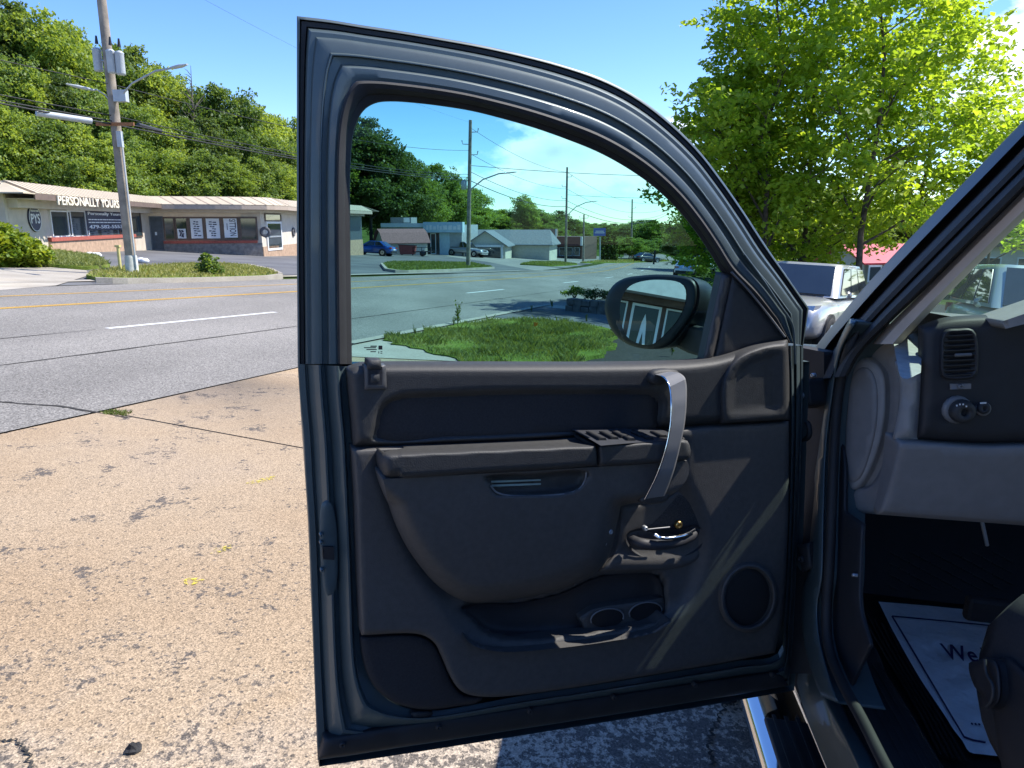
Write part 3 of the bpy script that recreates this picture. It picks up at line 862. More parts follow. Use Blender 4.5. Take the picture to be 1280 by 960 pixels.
for i in range(34):
    u = 560 + i * 11.5; v = 287 - 4 * math.sin(i * .55) - 3 * rr.random() + (4 if u > 840 else 0)
    put_tree((4, 1, 3)[i % 3], u, v, 230 + rr.uniform(-35, 60), 'distant tree of the wooded skyline down the road', 'distant skyline trees', 'distant_tree', 1.5, maxh=22, minh=9)
for i, (u, v, Y, k) in enumerate([(735, 292, 150, 1), (775, 296, 155, 0), (800, 300, 140, 3), (820, 303, 150, 1), (845, 305, 130, 4), (787, 305, 128, 1), (868, 300, 120, 4)]):
    put_tree(k, u, v, Y, 'rounded tree by the road bend past the last pole', 'trees at the road bend', 'roadside_tree', 1.1, maxh=12, minh=4)
put_tree(4, 882, 236, 88, 'dark tree overhanging the road behind the wing mirror', None, 'shade_tree', 1.0, minh=7)
put_tree(4, 918, 225, 84, 'dark tree hidden mostly by the door frame', None, 'shade_tree', 1.0, minh=7)
for i, (u, v, Y, k) in enumerate([(1200, 262, 62, 0), (1255, 250, 66, 1), (1310, 245, 60, 2), (1360, 238, 58, 0), (1160, 262, 72, 1)]):
    put_tree(k, u, v, Y, 'green tree seen through the windscreen beyond the parked car', 'trees beyond the windscreen', 'windscreen_tree', 1.2, maxh=13)

# bare dead tree showing above the wood
tp_ = at(236, 82, 84); zz0 = float(gz(tp_.x, tp_.y)); bt = thing('bare_tree', (tp_.x, tp_.y, zz0), 'leafless twiggy tree poking above the hillside wood', 'tree')
mb = MB(); hh_ = tp_.z - zz0; mb.tube([(0, 0, -.3), (.1, 0, hh_ * .5), (0, .1, hh_ * .8), (.2, 0, hh_)], [.2, .14, .08, .02], 7); rr0 = random.Random(8)
for i in range(26):
    k = rr0.uniform(.62, .97); q = rr0.uniform(0, 6.28); ln = rr0.uniform(.8, 2.4) * (1.2 - k) * 2.2
    p0 = Vector((.05, .05, hh_ * k)); p1 = p0 + Vector((math.cos(q) * ln, math.sin(q) * ln, ln * rr0.uniform(.5, 1.1)))
    mb.tube([p0, p0.lerp(p1, .5) + Vector((0, 0, .1)), p1], [.05, .035, .012], 5)
mb.build('trunk', BARKP, bt, local=True)
for i, (u, v, Y, k) in enumerate([(950, 236, 62, 1), (998, 226, 66, 3), (1046, 238, 60, 0), (1130, 240, 64, 2)]):
    put_tree(k, u, v, Y, 'green tree in the row behind the young maples', 'trees behind the young maples', 'backdrop_tree', 1.2, maxh=14)
# young maples just ahead of the silver car, sun coming through the leaves
MG = 'young maples ahead of the silver car'
maples = [(922, 112, 24.0, 1.7, 'leftmost young maple, rising beside the door frame'),
          (936, 20, 22.5, 2.3, 'bright young maple, second from the left'),
          (985, -110, 21.0, 2.5, 'tall young maple with a thin grey trunk behind the silver car'),
          (1046, -160, 22.5, 2.6, 'tallest young maple in the middle of the row'),
          (1122, -130, 19.5, 2.5, 'young maple with the dark straight trunk'),
          (1180, -10, 22.0, 2.3, 'rightmost young maple with sparse branches against the cloud')]
for i, (u, vt, Y, rx, lb) in enumerate(maples):
    top = at(u, vt, Y); z0 = float(gz(top.x, top.y)) - .05; h = top.z - z0
    sparse = lb.startswith('rightmost')
    tree('maple_tree', (top.x, top.y, z0), lb, h, rx, .10 if h > 6 else .06, LF_M, BARK, 60 + i, .34 if u < 930 else (.26 if u > 1110 else .10), 330 if sparse else 450, 27, .46, .14, MG, .85, limbs=16, taper=.62)
# a bare-twigged branch sticking out at the right
hd = tree('maple_tree', tuple(at(1235, 330, 21).xy) + (float(gz(13.2, 21)),), 'thin maple sapling with reaching branches beside the cloud', 6.6, 2.0, .05, LF_M, BARK, 77, .35, 190, 24, .4, .135, MG, .9, limbs=10)

# ------------------------------------------------------------------ shrubs and weeds
def shrub(name, loc, label, r, h, lm, seed, ncl=160, per=24, ls=.09, group=None, cat='shrub'):
    rg = np.random.default_rng(seed); rr = random.Random(seed)
    t = thing(name, loc, label, cat, group); mb = MB()
    for i in range(9):
        q = i * 2.4; p = Vector((math.cos(q) * r * .55, math.sin(q) * r * .55, h * rr.uniform(.5, .9)))
        mb.tube([(0, 0, -.1), p * .5 + Vector((0, 0, .1 * h)), p], [.02 * h + .008, .012 * h + .005, .004], 5)
    mb.build('stem', BARK, t, local=True)
    q = rg.uniform(0, 2 * np.pi, ncl); k = rg.random(ncl); rho = r * rg.random(ncl) ** .4 * np.sin(np.pi * np.clip(k * .8 + .2, 0, .97)) ** .6
    pts = np.c_[np.cos(q) * rho, np.sin(q) * rho, .05 + k * h * (1 + .2 * np.sin(3 * q + seed))]
    V, F, a = leaf_mesh(pts, rg, per, np.full(ncl, r * .22), r * .05, ls, np.clip(.5 + rg.normal(0, .2, ncl), 0, 1))
    b = BASE[t.name]; BASE[t.name] = None
    mesh_np('foliage', V, F, lm, t, attr=a); BASE[t.name] = b
    return t
LF_S = leafmat('leaf_shrub', (.12, .20, .018), (.40, .45, .05), .38)
shrub('round_bush', gnd(6, 332), 'large bright green rounded bush on the bank at the left edge', 1.2, .95, LF_S, 3, 420, 30, .13)
shrub('round_bush', gnd(-30, 331), 'bright bush cut off by the left edge of view', 1.3, 1.2, LF_S, 4, 260, 28, .13)
shrub('small_bush', gnd(262, 346), 'small dark green bush on the kerbed grass island', .42, .62, LF_A, 5, 110, 22, .075)
def weed(loc, label, h, n, seed, group):
    rr = random.Random(seed); t = thing('weed', loc, label, 'weed', group)
    for s_ in range(n):
        q = rr.uniform(0, 6.28); ln = rr.uniform(.05, .28) * h; hh = h * rr.uniform(.55, 1)
        st = MB(); p = [Vector((math.cos(q) * ln * k * k, math.sin(q) * ln * k * k, hh * k)) for k in (0, .35, .7, 1)]
        st.tube(p, [.007, .006, .004, .002], 5); st.build('stem', MATS['grass_blade'], t, local=True)
        lf = MB()
        for i in range(16):
            k = .15 + .8 * i / 16; c = Vector((math.cos(q) * ln * k * k, math.sin(q) * ln * k * k, hh * k)); a = i * 2.4 + rr.random()
            d = Vector((math.cos(a), math.sin(a), .75)).normalized() * .20 * h * (1.2 - .6 * k); sd = Vector((-math.sin(a), math.cos(a), 0)) * .034 * h
            lf.add([c, c + d * .5 + sd, c + d, c + d * .5 - sd], [(0, 1, 2, 3)])
        lf.build('leaves', MATS['grass_blade'], t, local=True)
    return t
weed(gnd(572, 407), 'tall spiky weed at the kerb of the near grass island', .52, 3, 1, 'weeds on the near island')
weed(gnd(567, 408), 'shorter leaning weed beside the tall spiky one', .34, 2, 2, 'weeds on the near island')
for i, (u, v, h) in enumerate([(484, 424, .16), (519, 420, .2), (690, 385, .28), (664, 390, .2), (840, 444, .3), (733, 403, .22)]):
    weed(gnd(u, v), ('low weed at the left tip of the near grass island', 'small weed between the left tip and the tall spiky weed', 'weed in the kerb gap before the stone planter', 'small weed at the far corner of the near island', 'weed growing in the pavement under the wing mirror', 'low weed at the right end of the near island')[i], h, 4, 10 + i, 'weeds on the near island')
# stone planter by the side drive
pl = thing('stone_planter', gnd(740, 385), 'low dark stone planter beside the side drive', 'planter')
STONE = mat('dark_stone', (.13, .115, .10), .95, var=.35, vscale=6, bump=.8, bscale=14)
pp = np.array(gpoly([(706, 389), (728, 391.5), (752, 394), (790, 396.5)]))
for row in range(2):
    P = resample(pp, 9)
    for i in range(8):
        a, b = P[i], P[i + 1]; z = float(gz(*a)) + row * .17; d = (b - a); q = np.array([-d[1], d[0]]); q = q / np.linalg.norm(q) * .3
        if q[1] < 0: q = -q
        sh = d * (.5 if row else 0) * .3
        a2, b2 = a + sh + d * .02, b + sh - d * .02; jz = rr.uniform(-.02, .03)
        mb = MB(); mb.hexa([(a2[0], a2[1], z), (b2[0], b2[1], z), (b2[0]+q[0], b2[1]+q[1], z), (a2[0]+q[0], a2[1]+q[1], z), (a2[0], a2[1], z+.165+jz), (b2[0], b2[1], z+.16+jz), (b2[0]+q[0], b2[1]+q[1], z+.165), (a2[0]+q[0], a2[1]+q[1], z+.165)])
        mb.build('stone', STONE, pl, bevel=.02)
for i, (u, v) in enumerate([(718, 381), (742, 384), (765, 385), (785, 388)]):
    c = gnd(u, v - 5); shrub('planter_shrub', (c.x, c.y, c.z + .15), ('pale leafy plant at the left end of the stone planter', 'dark low plant in the middle of the stone planter', 'dark plant in the planter beside the mirror', 'plant at the planter end behind the mirror')[i], .42, .22, LF_S if i == 0 else LF_C, 30 + i, 60, 20, .05, 'plants in the stone planter', 'plant')
shrub('verge_shrub', gnd(872, 344), 'dry tufted shrub beside the white cars', 1.2, 1.5, LF_A, 41, 120, 22, .16)
# orange survey flag in the grass
fl = thing('marker_flag', gnd(667, 416), 'tiny orange marker flag standing in the near grass', 'flag')
ORG = mat('orange_vinyl', (.75, .22, .01), .6)
MB().tube([gnd(667, 416), gnd(667, 416) + Vector((0, 0, .2))], .0025, 5).build('stake', MATS.get('dark_stone'), fl)
c = gnd(667, 416) + Vector((0, 0, .12)); MB().prism([c, c + Vector((.07, .02, .01)), c + Vector((.08, .0, .07)), c + Vector((.005, 0, .08))], (0, .002, 0)).build('flag', ORG, fl)
chunk = MB(); cb = gnd(167, 940)
rgc = random.Random(4)
chunk.lathe([(.01, 0), (.026, .003), (.03, .009), (.02, .016), (.012, .022), (.003, .024)], lambda x, y, z: cb + Vector((x * rgc.uniform(.6, 1.0), y * rgc.uniform(.6, 1.0), z * rgc.uniform(.7, 1.3) + .004)), 8, smooth=False)
tag(chunk.build('asphalt_chunk', mat('tar_lump', (.03, .03, .032), .9, 0, .4, 60, .8, 90)), 'black loose asphalt lump lying on the tan slab', 'stone')

# ------------------------------------------------------------------ utility poles, lamps and cables
WOOD = mat('weathered_pole', (.27, .23, .185), .9, var=.35, vscale=3, bump=.5, bscale=40)
STEEL = mat('galvanised', (.42, .44, .46), .45, .7, .12, 12)
GREYP = mat('grey_enamel', (.42, .45, .47), .45, 0, .08, 6)
BLACKP = mat('black_plastic', (.018, .018, .02), .5, 0, .2, 30)
WHITE = mat('white_paint', (.74, .74, .72), .6, 0, .06, 5)
CONC = mat('pole_collar', (.50, .50, .44), .85, 0, .2, 6)
def lamp_arm(t, p0, p1, head, r=.035):
    mb = MB(); p0, p1 = Vector(p0), Vector(p1)
    m1 = p0.lerp(p1, .35) + Vector((0, 0, .25 * (p1.z - p0.z) + .05)); m2 = p0.lerp(p1, .75) + Vector((0, 0, .18 * abs(p1.z - p0.z) + .04))
    mb.tube([p0, m1, m2, p1], r, 7); mb.build('lamp_arm', STEEL, t)
    d = (p1 - p0); d.z *= .2; d.normalize(); L = MB()
    L.tube([p1 - d * .1, p1 + d * .05, p1 + d * .35, p1 + d * .62], [.045, .08, .095, .04], 8, squash=.5); L.build('lamp_head', GREYP, t)
def pole(label, base, top, r0, r1, name='utility_pole'):
    t = thing(name, base, label, 'pole', 'utility poles')
    b = Vector(base); MB().tube([b - Vector((0, 0, .3)), b.lerp(top, .5), top], [r0, (r0 + r1) / 2, r1], 12).build('pole', WOOD, t)
    return t
b1 = gnd(166, 344); t1v = at(127, 0, b1.y + .1); t1v = b1 + (t1v - b1) * 1.35
P1 = pole('leaning wooden utility pole with transformers opposite', b1, t1v, .155, .115)
def p1at(v): 
    k = (344 - v) / 344 / 1.35; return b1.lerp(t1v, k)
MB().lathe([(.21, -.1), (.21, .05), (.185, .1), (.175, .55), (.16, .6)], lambda x, y, z: b1 + Vector((x, y, z)), 14).build('collar', CONC, P1)
for i, (u, v) in enumerate([(122, 74), (139, 76), (150, 78)]):
    c = at(u, v, b1.y - (.25 if i else -.1)); mb = MB()
    mb.lathe([(.05, -.48), (.20, -.46), (.215, -.4), (.215, .3), (.225, .32), (.225, .36), (.13, .42), (.03, .44)], lambda x, y, z, c=c: c + Vector((x * .56, y * .56, z * .72)), 14)
    tr = mb.build('transformer', GREYP, P1)
    MB().tube([c + Vector((.05, -.05, .4)), c + Vector((.06, -.06, .62))], [.05, .025], 7).build('bushing', BLACKP, tr)
    MB().tube([c, p1at(v)], .035, 6).build('bracket', STEEL, P1)
lamp_arm(P1, p1at(125), at(215, 85, b1.y - 1.2), None, .028)
lamp_arm(P1, p1at(127), at(114, 112, b1.y - .2), None, .022)
c = at(151, 120, b1.y - .1); MB().box(tuple(c - Vector((.18, .1, .16))), tuple(c + Vector((.18, .1, .16)))).build('junction_box', GREYP, P1)
c = at(150, 174, b1.y - .2); MB().box(tuple(c - Vector((.07, .06, .22))), tuple(c + Vector((.07, .06, .22)))).build('meter_box', GREYP, P1)
MB().tube([p1at(335) + Vector((.18, -.1, 0)), p1at(170) + Vector((.17, -.1, 0))], .022, 6).build('conduit', GREYP, P1)
c = p1at(150); MB().box(tuple(c - Vector((.5, .16, .04))), tuple(c + Vector((.6, -.1, .05)))).build('cable_bracket', mat('rusty', (.32, .14, .06), .8, .2, .3, 20), P1)
yp = thing('bollard', gnd(151, 341), 'short faded yellow post beside the leaning pole', 'bollard')
MB().tube([gnd(151, 341), gnd(151, 341) + Vector((0, 0, .82))], .05, 8).build('post', mat('faded_yellow', (.55, .48, .2), .7), yp)
MB().box(tuple(gnd(151, 341) + Vector((-.07, -.07, .8))), tuple(gnd(151, 341) + Vector((.07, .07, .86)))).build('cap', MATS['faded_yellow'], yp)
def far_pole(u, vb, vt, Y, label, arm=None, ins=(), r=.15):
    b = at(u, vb, Y); g_ = float(gz(b.x, b.y)); tp = at(u + 3 * (vb - vt) / 178, vt, Y)
    t = pole(label, (b.x, b.y, g_), tp, r, r * .7)
    for k, s_ in ins:
        c = Vector((b.x, b.y, g_)).lerp(tp, k); MB().tube([c, c + Vector((s_ * .55, 0, .02)), c + Vector((s_ * .6, 0, .28))], [.035, .03, .05], 6).build('insulator', STEEL, t)
    if arm:
        c = Vector((b.x, b.y, g_)).lerp(tp, arm[0]); lamp_arm(t, c, at(*arm[1], Y - 1.0), None, .05)
    return t, Vector((b.x, b.y, g_)), tp
P2, b2, t2 = far_pole(585, 330, 150, 57, 'tall pole with a street lamp in front of the silver truck', (.53, (636, 216)), ((.92, 1), (.84, -1), (.77, 1)), .17)
c = at(580, 231, 57); P2t = MB().lathe([(.05, -.35), (.2, -.33), (.22, .25), (.1, .34)], lambda x, y, z: c + Vector((x, y, z)), 10); P2t.build('transformer', GREYP, P2)
P3, b3, t3 = far_pole(707, 327, 209, 92, 'straight pole with a lamp arm beside the brown building', (.50, (741, 252)), ((.9, 1), (.8, -1), (.68, -1)), .16)
P4, b4, t4 = far_pole(789, 327, 249, 135, 'farthest tall pole by the road bend', (.63, (812, 275)), ((.85, 1), (.7, -1)), .17)
P5, b5, t5 = far_pole(729, 326, 268, 105, 'short dark pole in front of the brown building', None, ((.92, 1), (.92, -1)), .15)
CABLE = mat('cable_black', (.015, .015, .016), .6, 0, .1)
def wire(a, b, sag, r, label, group='overhead cables'):
    a, b = Vector(a), Vector(b); P = []
    for i in range(15):
        k = i / 14; p = a.lerp(b, k); p.z -= sag * 4 * k * (1 - k); P.append(p)
    o = MB().tube(P, r, 5).build('overhead_cable', CABLE)
    return tag(o, label, 'cable', group)
def along(b, t, k): return Vector(b).lerp(Vector(t), k)
L0 = Vector((-34, -14, 0))
for v, kz, sg, r, lb in ((150, .60, .3, .022, 'thick black bundled cable'), (146, .62, .35, .018, 'middle communications cable'), (139, .64, .4, .014, 'upper communications cable'), (100, .80, .5, .012, 'thin secondary wire'), (-70, .985, .5, .004, 'high thin power wire')):
    a = p1at(v); far = along(b2, t2, kz)
    wire(a, far, sg, r, lb + ' from the leaning pole to the lamp pole')
    z0 = a.z + .8
    wire(a, Vector((-23.5, -8, z0 + 1.4)), sg, r, lb + ' running off to the left of the leaning pole')
for kz, r, lb in ((.60, .030, 'lowest cable'), (.66, .02, 'second cable'), (.78, .015, 'third wire'), (.95, .014, 'top wire')):
    wire(along(b2, t2, kz), along(b3, t3, kz), .6, r, lb + ' between the lamp pole and the straight pole')
    wire(along(b3, t3, kz), along(b4, t4, kz), .6, r * 1.3, lb + ' between the straight pole and the farthest pole')
    wire(along(b4, t4, kz), Vector((48, 230, -2 + 11 * kz)), .6, r * 1.5, lb + ' beyond the farthest pole')
wire(along(b2, t2, .7), Vector((26, 62, 5.5)), .5, .018, 'service wire crossing the road from the lamp pole')
wire(along(b3, t3, .72), Vector((34, 88, 5.2)), .6, .02, 'service wire crossing the road from the straight pole')
c = at(88, 147, 21.2); bx_ = MB().tube([c + Vector((-.55, -.6, .04)), c + Vector((.35, .4, -.04))], .085, 8); tag(bx_.build('splice_case', GREYP), 'pale grey splice case hung on the cables left of the leaning pole', 'splice case')
c = at(187, 160, 27.0); bx_ = MB().tube([c + Vector((-.15, -.5, .05)), c + Vector((.15, .5, -.05))], .075, 8); tag(bx_.build('splice_case', BLACKP), 'black splice case hung on the cables right of the leaning pole', 'splice case')

# ------------------------------------------------------------------ buildings
STUC = mat('tan_stucco', (.52, .45, .36), .9, 0, .10, 2.5, .3, 60)
STUC2 = mat('pale_stucco', (.56, .50, .42), .9, 0, .08, 2.5, .3, 60)
BRKB = mat('tan_brick', (.40, .27, .18), .9, 0, .22, 5, .4, 30)
REDB = mat('red_brick_sill', (.34, .085, .06), .85, 0, .2, 10)
ROOFM = mat('tan_metal_roof', (.52, .44, .315), .5, .0, .06, 1.5)
ROOFD = mat('brown_trim', (.15, .105, .08), .7, 0, .15, 4)
SHOPG = mat('shop_glass', (.03, .045, .05), .04, 0, .3, .6, spec=1.0)
NAVY = mat('navy_sign', (.012, .016, .045), .5, 0, .1, 4)
BRNF = mat('brown_frame', (.085, .055, .04), .5, 0, .2, 8)
POST = mat('poster_paper', (.66, .70, .72), .7, 0, .05, 3)
SLATE = mat('slate_door', (.06, .075, .09), .5, 0, .2, 5)
GSTN = mat('grey_stone_base', (.22, .20, .18), .95, 0, .3, 5, .6, 18)
class Wall:
    """upright plane from plan point A to B; s along, z up, d toward the viewer"""
    def __init__(w, A, B):
        w.A = np.array(A, float); e = np.array(B, float) - w.A; w.L = float(np.linalg.norm(e)); w.e = e / w.L
        n = np.array([-w.e[1], w.e[0]]); w.n = n if n.dot(-w.A) > 0 else -n
    def P(w, s, z, d=0.0):
        q = w.A + w.e * s + w.n * d; return Vector((q[0], q[1], z))
    def hit(w, u, v, d=0.0):
        r = ray(u, v); k = (w.n.dot(w.A) + d) / (w.n.dot(r[:2])); q = r[:2] * k
        return float((q - w.A).dot(w.e)), float(EYE + k * r[2])
    def box(w, mb, s0, s1, z0, z1, d0, d1, mi=0):
        return mb.hexa([w.P(s0, z0, d1), w.P(s1, z0, d1), w.P(s1, z0, d0), w.P(s0, z0, d0), w.P(s0, z1, d1), w.P(s1, z1, d1), w.P(s1, z1, d0), w.P(s0, z1, d0)], mi)
    def px(w, u0, u1, v0, v1, d=0.0):
        a = w.hit(u0, v1, d); b = w.hit(u1, v0, d); return min(a[0], b[0]), max(a[0], b[0]), a[1], b[1]
    def text(w, mb, body, s0, z0, width, height, d, depth=.02):
        sx = 1 if w.P(1, 0).x * 1 >= w.P(0, 0).x else 1
        a = np.array([*w.e, 0.0]); up = np.array([0, 0, 1.0])
        flip = np.cross(a, up)[:2].dot(w.n) < 0
        if flip: text_on(mb, body, w.P(s0 + width, z0, d), -Vector(a), up, width, height, depth)
        else: text_on(mb, body, w.P(s0, z0, d), a, up, width, height, depth)
def window(w, par, u0, u1, v0, v1, fm, gm, d=.03, fw=.07, name='window', box=None):
    s0, s1, z0, z1 = box or w.px(u0, u1, v0, v1)
    mb = MB()
    for q in ((s0, s1, z0, z0 + fw), (s0, s1, z1 - fw, z1), (s0, s0 + fw, z0 + fw, z1 - fw), (s1 - fw, s1, z0 + fw, z1 - fw)): w.box(mb, *q, 0.0, d + .04)
    f = mb.build(name, fm, par); g_ = MB(); w.box(g_, s0 + fw, s1 - fw, z0 + fw, z1 - fw, 0.0, d); g_.build('pane', gm, f)
    return f
def pt(u, Y):
    r = ray(u, 280); return (float(r[0] / r[1] * Y), float(Y))
A1, A2 = pt(12, 31), pt(187, 49)
WL = Wall(A1, A2)
shop = thing('curved_shop', (*A2, float(gz(*A2))), 'tan single-storey shop with metal mansard roof and PERSONALLY YOURS lettering', 'shop')
ZT, ZE, OV = 3.2, 2.46, 1.15
mb = MB(); WL.box(mb, 0, WL.L, -.8, 3.1, -.25, 0); mb.build('wall', STUC, shop)
# end wall turning away at the left corner
WE = Wall(pt(12, 31), (A1[0] - 9, A1[1] + 2.2)); WE.n = -np.array(WL.e); 
mb = MB(); mb.prism([WL.P(-.02, -.8, .0), WL.P(-.02, 3.1, .0), WL.P(-.02, 3.1, -11), WL.P(-.02, -.8, -11)], tuple(-Vector((*WL.e, 0)) * .2)); mb.build('end_wall', STUC2, shop)
mb = MB(); mb.prism([WL.P(0, ZE + .26, OV), WL.P(0, ZT, 0), WL.P(0, ZT, -11), WL.P(-1.1, ZE + .26, -11), WL.P(-1.1, ZE + .26, OV)], (0, 0, -.05)); mb.build('roof_end', ROOFM, shop)
# straight wing roof panels with raised seams
def roof_panels(path_e, path_t, n, par, z_e, z_t):
    E_ = resample(np.array(path_e), n + 1); T_ = resample(np.array(path_t), n + 1)
    for i in range(n):
        a, b, c, d = E_[i], E_[i + 1], T_[i + 1], T_[i]; g1 = (b - a) * .04
        mb = MB()
        mb.hexa([(a[0]+g1[0], a[1]+g1[1], z_e), (b[0]-g1[0], b[1]-g1[1], z_e), (c[0], c[1], z_t), (d[0], d[1], z_t), (a[0]+g1[0], a[1]+g1[1], z_e + .03), (b[0]-g1[0], b[1]-g1[1], z_e + .03), (c[0], c[1], z_t + .03), (d[0], d[1], z_t + .03)])
        mb.build('roof_panel', ROOFM, par)
        q = (b - a) * .07
        mb = MB(); mb.hexa([(a[0]-q[0], a[1]-q[1], z_e), (a[0]+q[0], a[1]+q[1], z_e), (d[0]+q[0], d[1]+q[1], z_t), (d[0]-q[0], d[1]-q[1], z_t), (a[0]-q[0], a[1]-q[1], z_e + .045), (a[0]+q[0], a[1]+q[1], z_e + .045), (d[0]+q[0], d[1]+q[1], z_t + .045), (d[0]-q[0], d[1]-q[1], z_t + .045)])
        mb.build('roof_seam', mat('roof_seam_tan', (.36, .28, .205), .6), par)
def v2(p): return (p[0], p[1])
roof_panels([v2(WL.P(0, 0, OV)), v2(WL.P(WL.L - OV, 0, OV))], [v2(WL.P(0, 0, 0)), v2(WL.P(WL.L, 0, 0))], 34, shop, ZE + .26, ZT)
mb = MB(); WL.box(mb, -.1, WL.L - OV, ZE, ZE + .25, OV - .06, OV); mb.build('fascia', ROOFD, shop)
mb = MB(); WL.box(mb, -.1, WL.L - OV, ZE + .02, ZE + .05, 0, OV - .06); mb.build('soffit', STUC2, shop)
mb = MB(); WL.box(mb, .1, WL.L - .1, ZE - .32, ZE + .02, .0, .35); mb.build('beam', STUC2, shop)
for u0, u1 in ((65, 86), (86, 107), (150, 158), (160, 174)): window(WL, shop, u0, u1, 263.5, 297, WHITE if u0 < 100 else BRNF, SHOPG)
s0, s1, z0, z1 = WL.px(107, 150, 264, 288)
window(WL, shop, 0, 0, 0, 0, WHITE, SHOPG, box=(s0, s1, WL.hit(107, 299)[1], z1))
mb = MB(); WL.box(mb, s0 + .05, s1 - .05, z0, z1 - .03, .07, .1); sgn = mb.build('banner', NAVY, shop)
lt = MB(); hh = z1 - z0
WL.text(lt, 'Personally Yours', s0 + .25, z0 + hh * .70, (s1 - s0) - .5, hh * .2, .1); WL.text(lt, '479-582-5553', s0 + .25, z0 + hh * .08, (s1 - s0) - .5, hh * .18, .1)
for k in (.50, .36):
    x = s0 + .25; rq = random.Random(int(k * 100))
    while x < s1 - .5:
        wv = rq.uniform(.15, .5); WL.box(lt, x, min(x + wv, s1 - .25), z0 + hh * k, z0 + hh * k + hh * .05, .1, .115); x += wv + .1
lt.build('lettering', WHITE, sgn)
s0, s1, z0, z1 = WL.px(60, 156, 294.5, 300); mb = MB(); WL.box(mb, s0, s1 + 1.5, (z0 + z1) / 2 - .09, (z0 + z1) / 2 + .09, 0, .16); mb.build('brick_sill', REDB, shop)
mb = MB(); WL.box(mb, s0, s1 + 1.5, -.8, (z0 + z1) / 2 - .1, 0, .09); mb.build('brick_base', BRKB, shop)
# letters on the fascia
eh = OV + .02; a = WL.hit(72, 259, eh); b = WL.hit(148, 259, eh)
lt = MB(); WL.text(lt, 'PERSONALLY YOURS', a[0], ZE - .16, b[0] - a[0], .40, eh, .06); lt.build('lettering', mat('cream_letter', (.78, .70, .55), .6), shop)
sc_, zc = WL.hit(42, 273); rs = .58
mb = MB(); mb.lathe([(rs, 0), (rs, .06), (rs - .02, .07)], lambda x, y, z: WL.P(sc_ + x, zc + y, z), 32); rsn = mb.build('round_sign', NAVY, shop)
mb = MB(); mb.lathe([(rs * .97, .071), (rs * .97, .078), (rs * .92, .078), (rs * .92, .071)], lambda x, y, z: WL.P(sc_ + x, zc + y, z), 32, cap=False)
WL.text(mb, 'PYS', sc_ - .42, zc - .22, .84, .42, .072, .01); WL.text(mb, 'PERSONALLY YOURS', sc_ - .36, zc + .28, .72, .09, .072, .01); mb.build('lettering', WHITE, rsn)
# curved wing
B1 = pt(326, 51.0)
WR = Wall(A2, B1)
tail = [B1, pt(346, 54.2), pt(369, 59), pt(410, 66), pt(452, 75)]
mb = MB(); WR.box(mb, 0, WR.L, -1.4, 3.1, -.25, 0); mb.build('wall', STUC, shop)
for i in range(4):
    Wk = Wall(tail[i], tail[i + 1]); mb = MB(); Wk.box(mb, 0, Wk.L, -2.2, 3.1, -.25, 0); mb.build('wall', STUC2 if i < 3 else SLATE, shop)
    mb = MB(); Wk.box(mb, .02, Wk.L, -2.2, -.05, 0, .06); mb.build('brick_base', BRKB, shop)
def outset(path, d):
    P = np.array(path); out = []
    for i, p in enumerate(P):
        t = P[min(i + 1, len(P) - 1)] - P[max(i - 1, 0)]; t = t / np.linalg.norm(t); n = np.array([-t[1], t[0]]); n = n if n.dot([.6, -.8]) > 0 else -n
        out.append(tuple(p + n * d))
    return out
cp = [tuple(p) for p in curve([(*A2, 1), (*B1,), *tail[1:]], 1.2, closed=False)]
ce = outset(cp, OV)
ce[0] = v2(WL.P(WL.L - OV, 0, OV)); 
roof_panels(ce, cp, 44, shop, ZE + .22, ZT)
cf = outset(cp, OV - .05); cf[0] = v2(WL.P(WL.L - OV, 0, OV - .05))
def ribbon(path_a, path_b, z0, z1, name, m, par):
    A_, B_ = resample(np.array(path_a), 40), resample(np.array(path_b), 40); mb = MB()
    mb.loft([[(p[0], p[1], z0), (q[0], q[1], z0), (q[0], q[1], z1), (p[0], p[1], z1)] for p, q in zip(A_, B_)], smooth=False); return mb.build(name, m, par)
ribbon(ce, cf, ZE - .06, ZE + .2, 'fascia', mat('tan_fascia', (.40, .32, .25), .7, 0, .1), shop)
ribbon(cf, cp, ZE - .02, ZE + .02, 'soffit', STUC2, shop)
ribbon(outset(cp, .3), cp, ZE - .25, ZE - .03, 'beam', STUC2, shop)
s0, s1, z0, z1 = WR.px(205, 322, 300.5, 304.5)
mb = MB(); WR.box(mb, s0, s1, z0, z1, 0, .15); mb.build('brick_sill', REDB, shop)
mb = MB(); WR.box(mb, s0, s1 + .3, -1.4, z0 - .004, 0, .10); mb.build('stone_base', GSTN, shop)
dr = window(WR, shop, 190, 203.5, 270, 313.5, mat('grey_frame', (.16, .17, .18), .5), SLATE, name='door')
s0, s1, z0, z1 = WR.px(194, 196, 290, 294, .05); mb = MB(); WR.box(mb, s0, s1, z0, z1, .03, .05); mb.build('notice', POST, dr)
bays = [(205.5, 218), (220, 234.5), (237, 254.5), (256.5, 276), (278.5, 298), (300.5, 321)]
